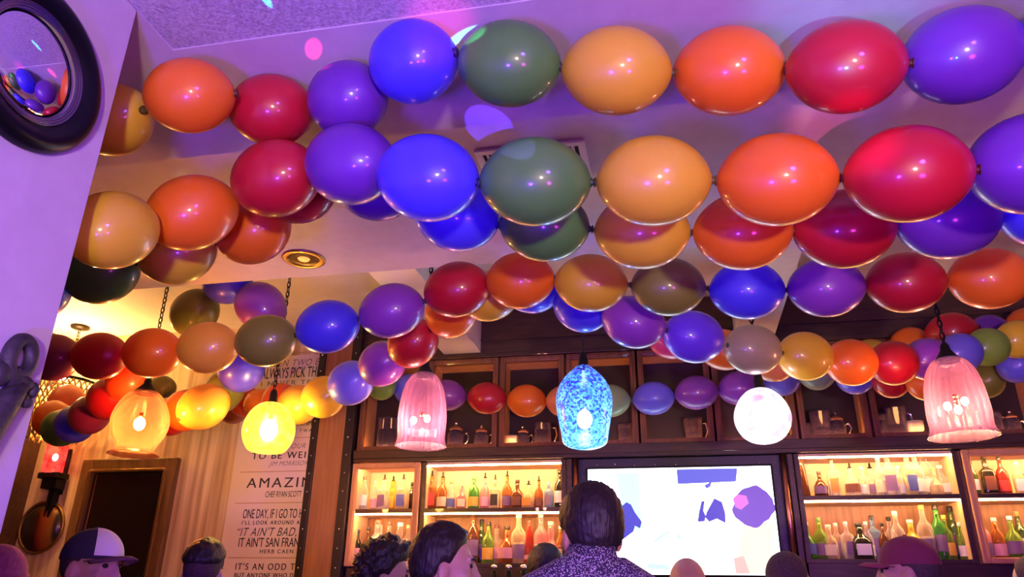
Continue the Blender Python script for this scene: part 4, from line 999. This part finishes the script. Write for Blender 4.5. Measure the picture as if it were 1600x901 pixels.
def person(px, py, depth, yaw, label, hair=None, shirt=(.02, .018, .03), cap=None, beard=False, skin='skin', head_px=None, shirt_mat=None, collar=False, top=1.768):
    p = far(px, py, depth); sc = p.z/top
    hd = Vector((0, -.012, 0)); off = Matrix.Rotation(yaw, 3, 'Z') @ hd*sc
    o = bpy.data.objects.new('person', BODYM if skin == 'skin' else BODYM2); COL.objects.link(o)
    o.location = (p.x-off.x, p.y-off.y, 0); o.rotation_euler.z = yaw; o.scale = (sc,)*3
    tag(o, label, 'person')
    key = str(shirt)
    sm = shirt_mat or mat('cloth', shirt, .85)
    if key not in SHIRT: SHIRT[key] = shirt_mesh('shirt', sm)
    def child(n, me):
        c = bpy.data.objects.new(n, me); COL.objects.link(c); c.parent = o; return c
    s_ = child('shirt', SHIRT[key])
    if collar: c_ = child('collar', shirt_collar(sm)); s_.location.z = .04; c_.location.z = .045
    child('trousers', TROUS)
    for s in (-1, 1):
        MB().ell((s*.032, .082, 1.632), (.013, .011, .009), 10).build('eye', EYE, o)
        MB().tube([(s*.014, .1, 1.652), (s*.034, .099, 1.657), (s*.052, .086, 1.652)], [.004, .0055, .003], 6).build('eyebrow', M['hair'], o)
    if hair: child('hair', hair)
    if cap: cap_parts(o, *cap)
    if beard: child('beard', BEARD)
    return o
EYE = mat('eye_dark', (.03, .02, .02), .2)
BODYM2 = BODYM.copy(); BODYM2.materials.clear(); BODYM2.materials.append(M['skin2'])
q = MB(); leg_parts(q, .016); q.ell((0, -.015, .9), (.185, .134, .1), 20); TROUS = remesh(q, .012, 5, mat('dark_denim', (.02, .025, .05), .9), 'trousers')
# short beard: lower face shell
q = MB(); q.ell((0, .022, 1.575), (.0705, .083, .06), 20); q.ell((0, .052, 1.54), (.054, .05, .038), 16); q.ell((0, .076, 1.524), (.03, .028, .024), 12)
BEARD = remesh(q, .006, 3, M['stubble'], 'beard')
t_ = bmesh.new(); t_.from_mesh(BEARD); bmesh.ops.delete(t_, geom=[v for v in t_.verts if v.co.z > 1.578-.03*max(0, (v.co.y-.05)/.05) or v.co.y < -.02], context='VERTS'); t_.to_mesh(BEARD); t_.free()
H_SHORT = hair_mesh('hair', M['hair'], .014, .006, 1.70, 1.56, 1)
H_FULL = hair_mesh('hair', M['hair'], .012, .004, 1.70, 1.55, 3, side=1.615, fscale=90)
H_CURL = hair_mesh('hair', M['hair'], .02, .026, 1.69, 1.57, 5, fscale=60)
H_CROP = hair_mesh('hair', M['stubble'], .005, .0, 1.715, 1.56, 2)
H_FADE = hair_mesh('hair', M['hair'], .013, .006, 1.70, 1.645, 4, side=1.665)
# patterned shirt of the nearest man: small pale flecks on dark cloth
pm = mat('flecked_cotton', (.03, .02, .06), .85); nt = pm.node_tree
tc = nt.nodes.new('ShaderNodeTexCoord'); vo = nt.nodes.new('ShaderNodeTexVoronoi'); vo.inputs['Scale'].default_value = 210
rp = nt.nodes.new('ShaderNodeValToRGB'); rp.color_ramp.interpolation = 'LINEAR'; rp.color_ramp.elements[0].position = .3; rp.color_ramp.elements[0].color = (.62, .55, .6, 1); rp.color_ramp.elements[1].position = .42; rp.color_ramp.elements[1].color = (.035, .025, .06, 1)
nt.links.new(tc.outputs['Object'], vo.inputs['Vector']); nt.links.new(vo.outputs['Distance'], rp.inputs[0]); nt.links.new(rp.outputs[0], nt.nodes['Principled BSDF'].inputs['Base Color'])
D2 = math.radians
cloth = lambda c: mat('cap_cloth', c, .85)
person(922, 744, 2.45, D2(28), 'man in a flecked dark shirt seen from behind in front of the television', H_FULL, (9, 9, 9), shirt_mat=pm, collar=True, skin='skin2', top=1.79)
person(152, 824, 2.8, D2(-92), 'man in a dark trucker cap with white front, in profile before the framed mirror', H_CROP, cap=(cloth((.025, .015, .05)), cloth((.75, .7, .75)), cloth((.12, .05, .06))), beard=True, top=1.765)
shaved = person(326, 837, 3.5, D2(12), 'man with dark hair and shaved sides seen from behind, before the wood wall', H_FADE, (.05, .035, .12), top=1.785)
sh_ = bpy.data.objects.new('stubble', H_CROP); COL.objects.link(sh_); sh_.parent = shaved
person(606, 838, 3.5, D2(-75), 'man with dark curly hair facing right below the framed bottle shelf', H_CURL, top=1.80)
person(694, 815, 2.75, D2(-70), 'man with short dark hair facing right below the wide left bottle shelf', H_SHORT, top=1.78)
person(852, 843, 4.0, D2(20), 'dark haired person half hidden behind the man in the flecked shirt', H_FULL, top=1.79)
person(1072, 871, 3.3, D2(5), 'bald person seen from behind below the middle of the television', None, top=1.752)
person(1226, 859, 3.3, D2(-40), 'man with close cropped hair seen from behind at the television corner', H_CROP, top=1.765)
person(1414, 836, 3.1, D2(68), 'man in a maroon cap facing left before the right bottle shelf', H_CROP, cap=(cloth((.16, .02, .05)), None, cloth((.2, .025, .07)), False), top=1.765, beard=True)
person(8, 846, 2.9, D2(-85), 'person in a dusky pink beanie in profile at the far left', H_CROP, top=1.79)
person(1612, 864, 3.3, D2(30), 'person mostly cut off at the far right edge', H_CROP, top=1.765)
# beanie of the person at the far left
bp_ = [o for o in COL.objects if o.name.startswith('person') and 'beanie' in o.get('label', '')][0]
q = MB(); V = [(math.cos(t), math.sin(t)) for t in [math.pi/2*k/14 for k in range(15)]]
q.lathe([(1.04, -.2), (1.06, -.16), (1.05, .12), (1.0, .14)]+V[2:], 48, Matrix.Translation((0, -.014, 1.66)) @ Matrix.Diagonal((.092, .114, .122, 1)), cap=False, flute=.008, nf=28)
q.build('beanie', noisy('knit_wool', (.3, .08, .14), (.4, .12, .2), (80, 80, 30), rough=.95, bump=.4), bp_)
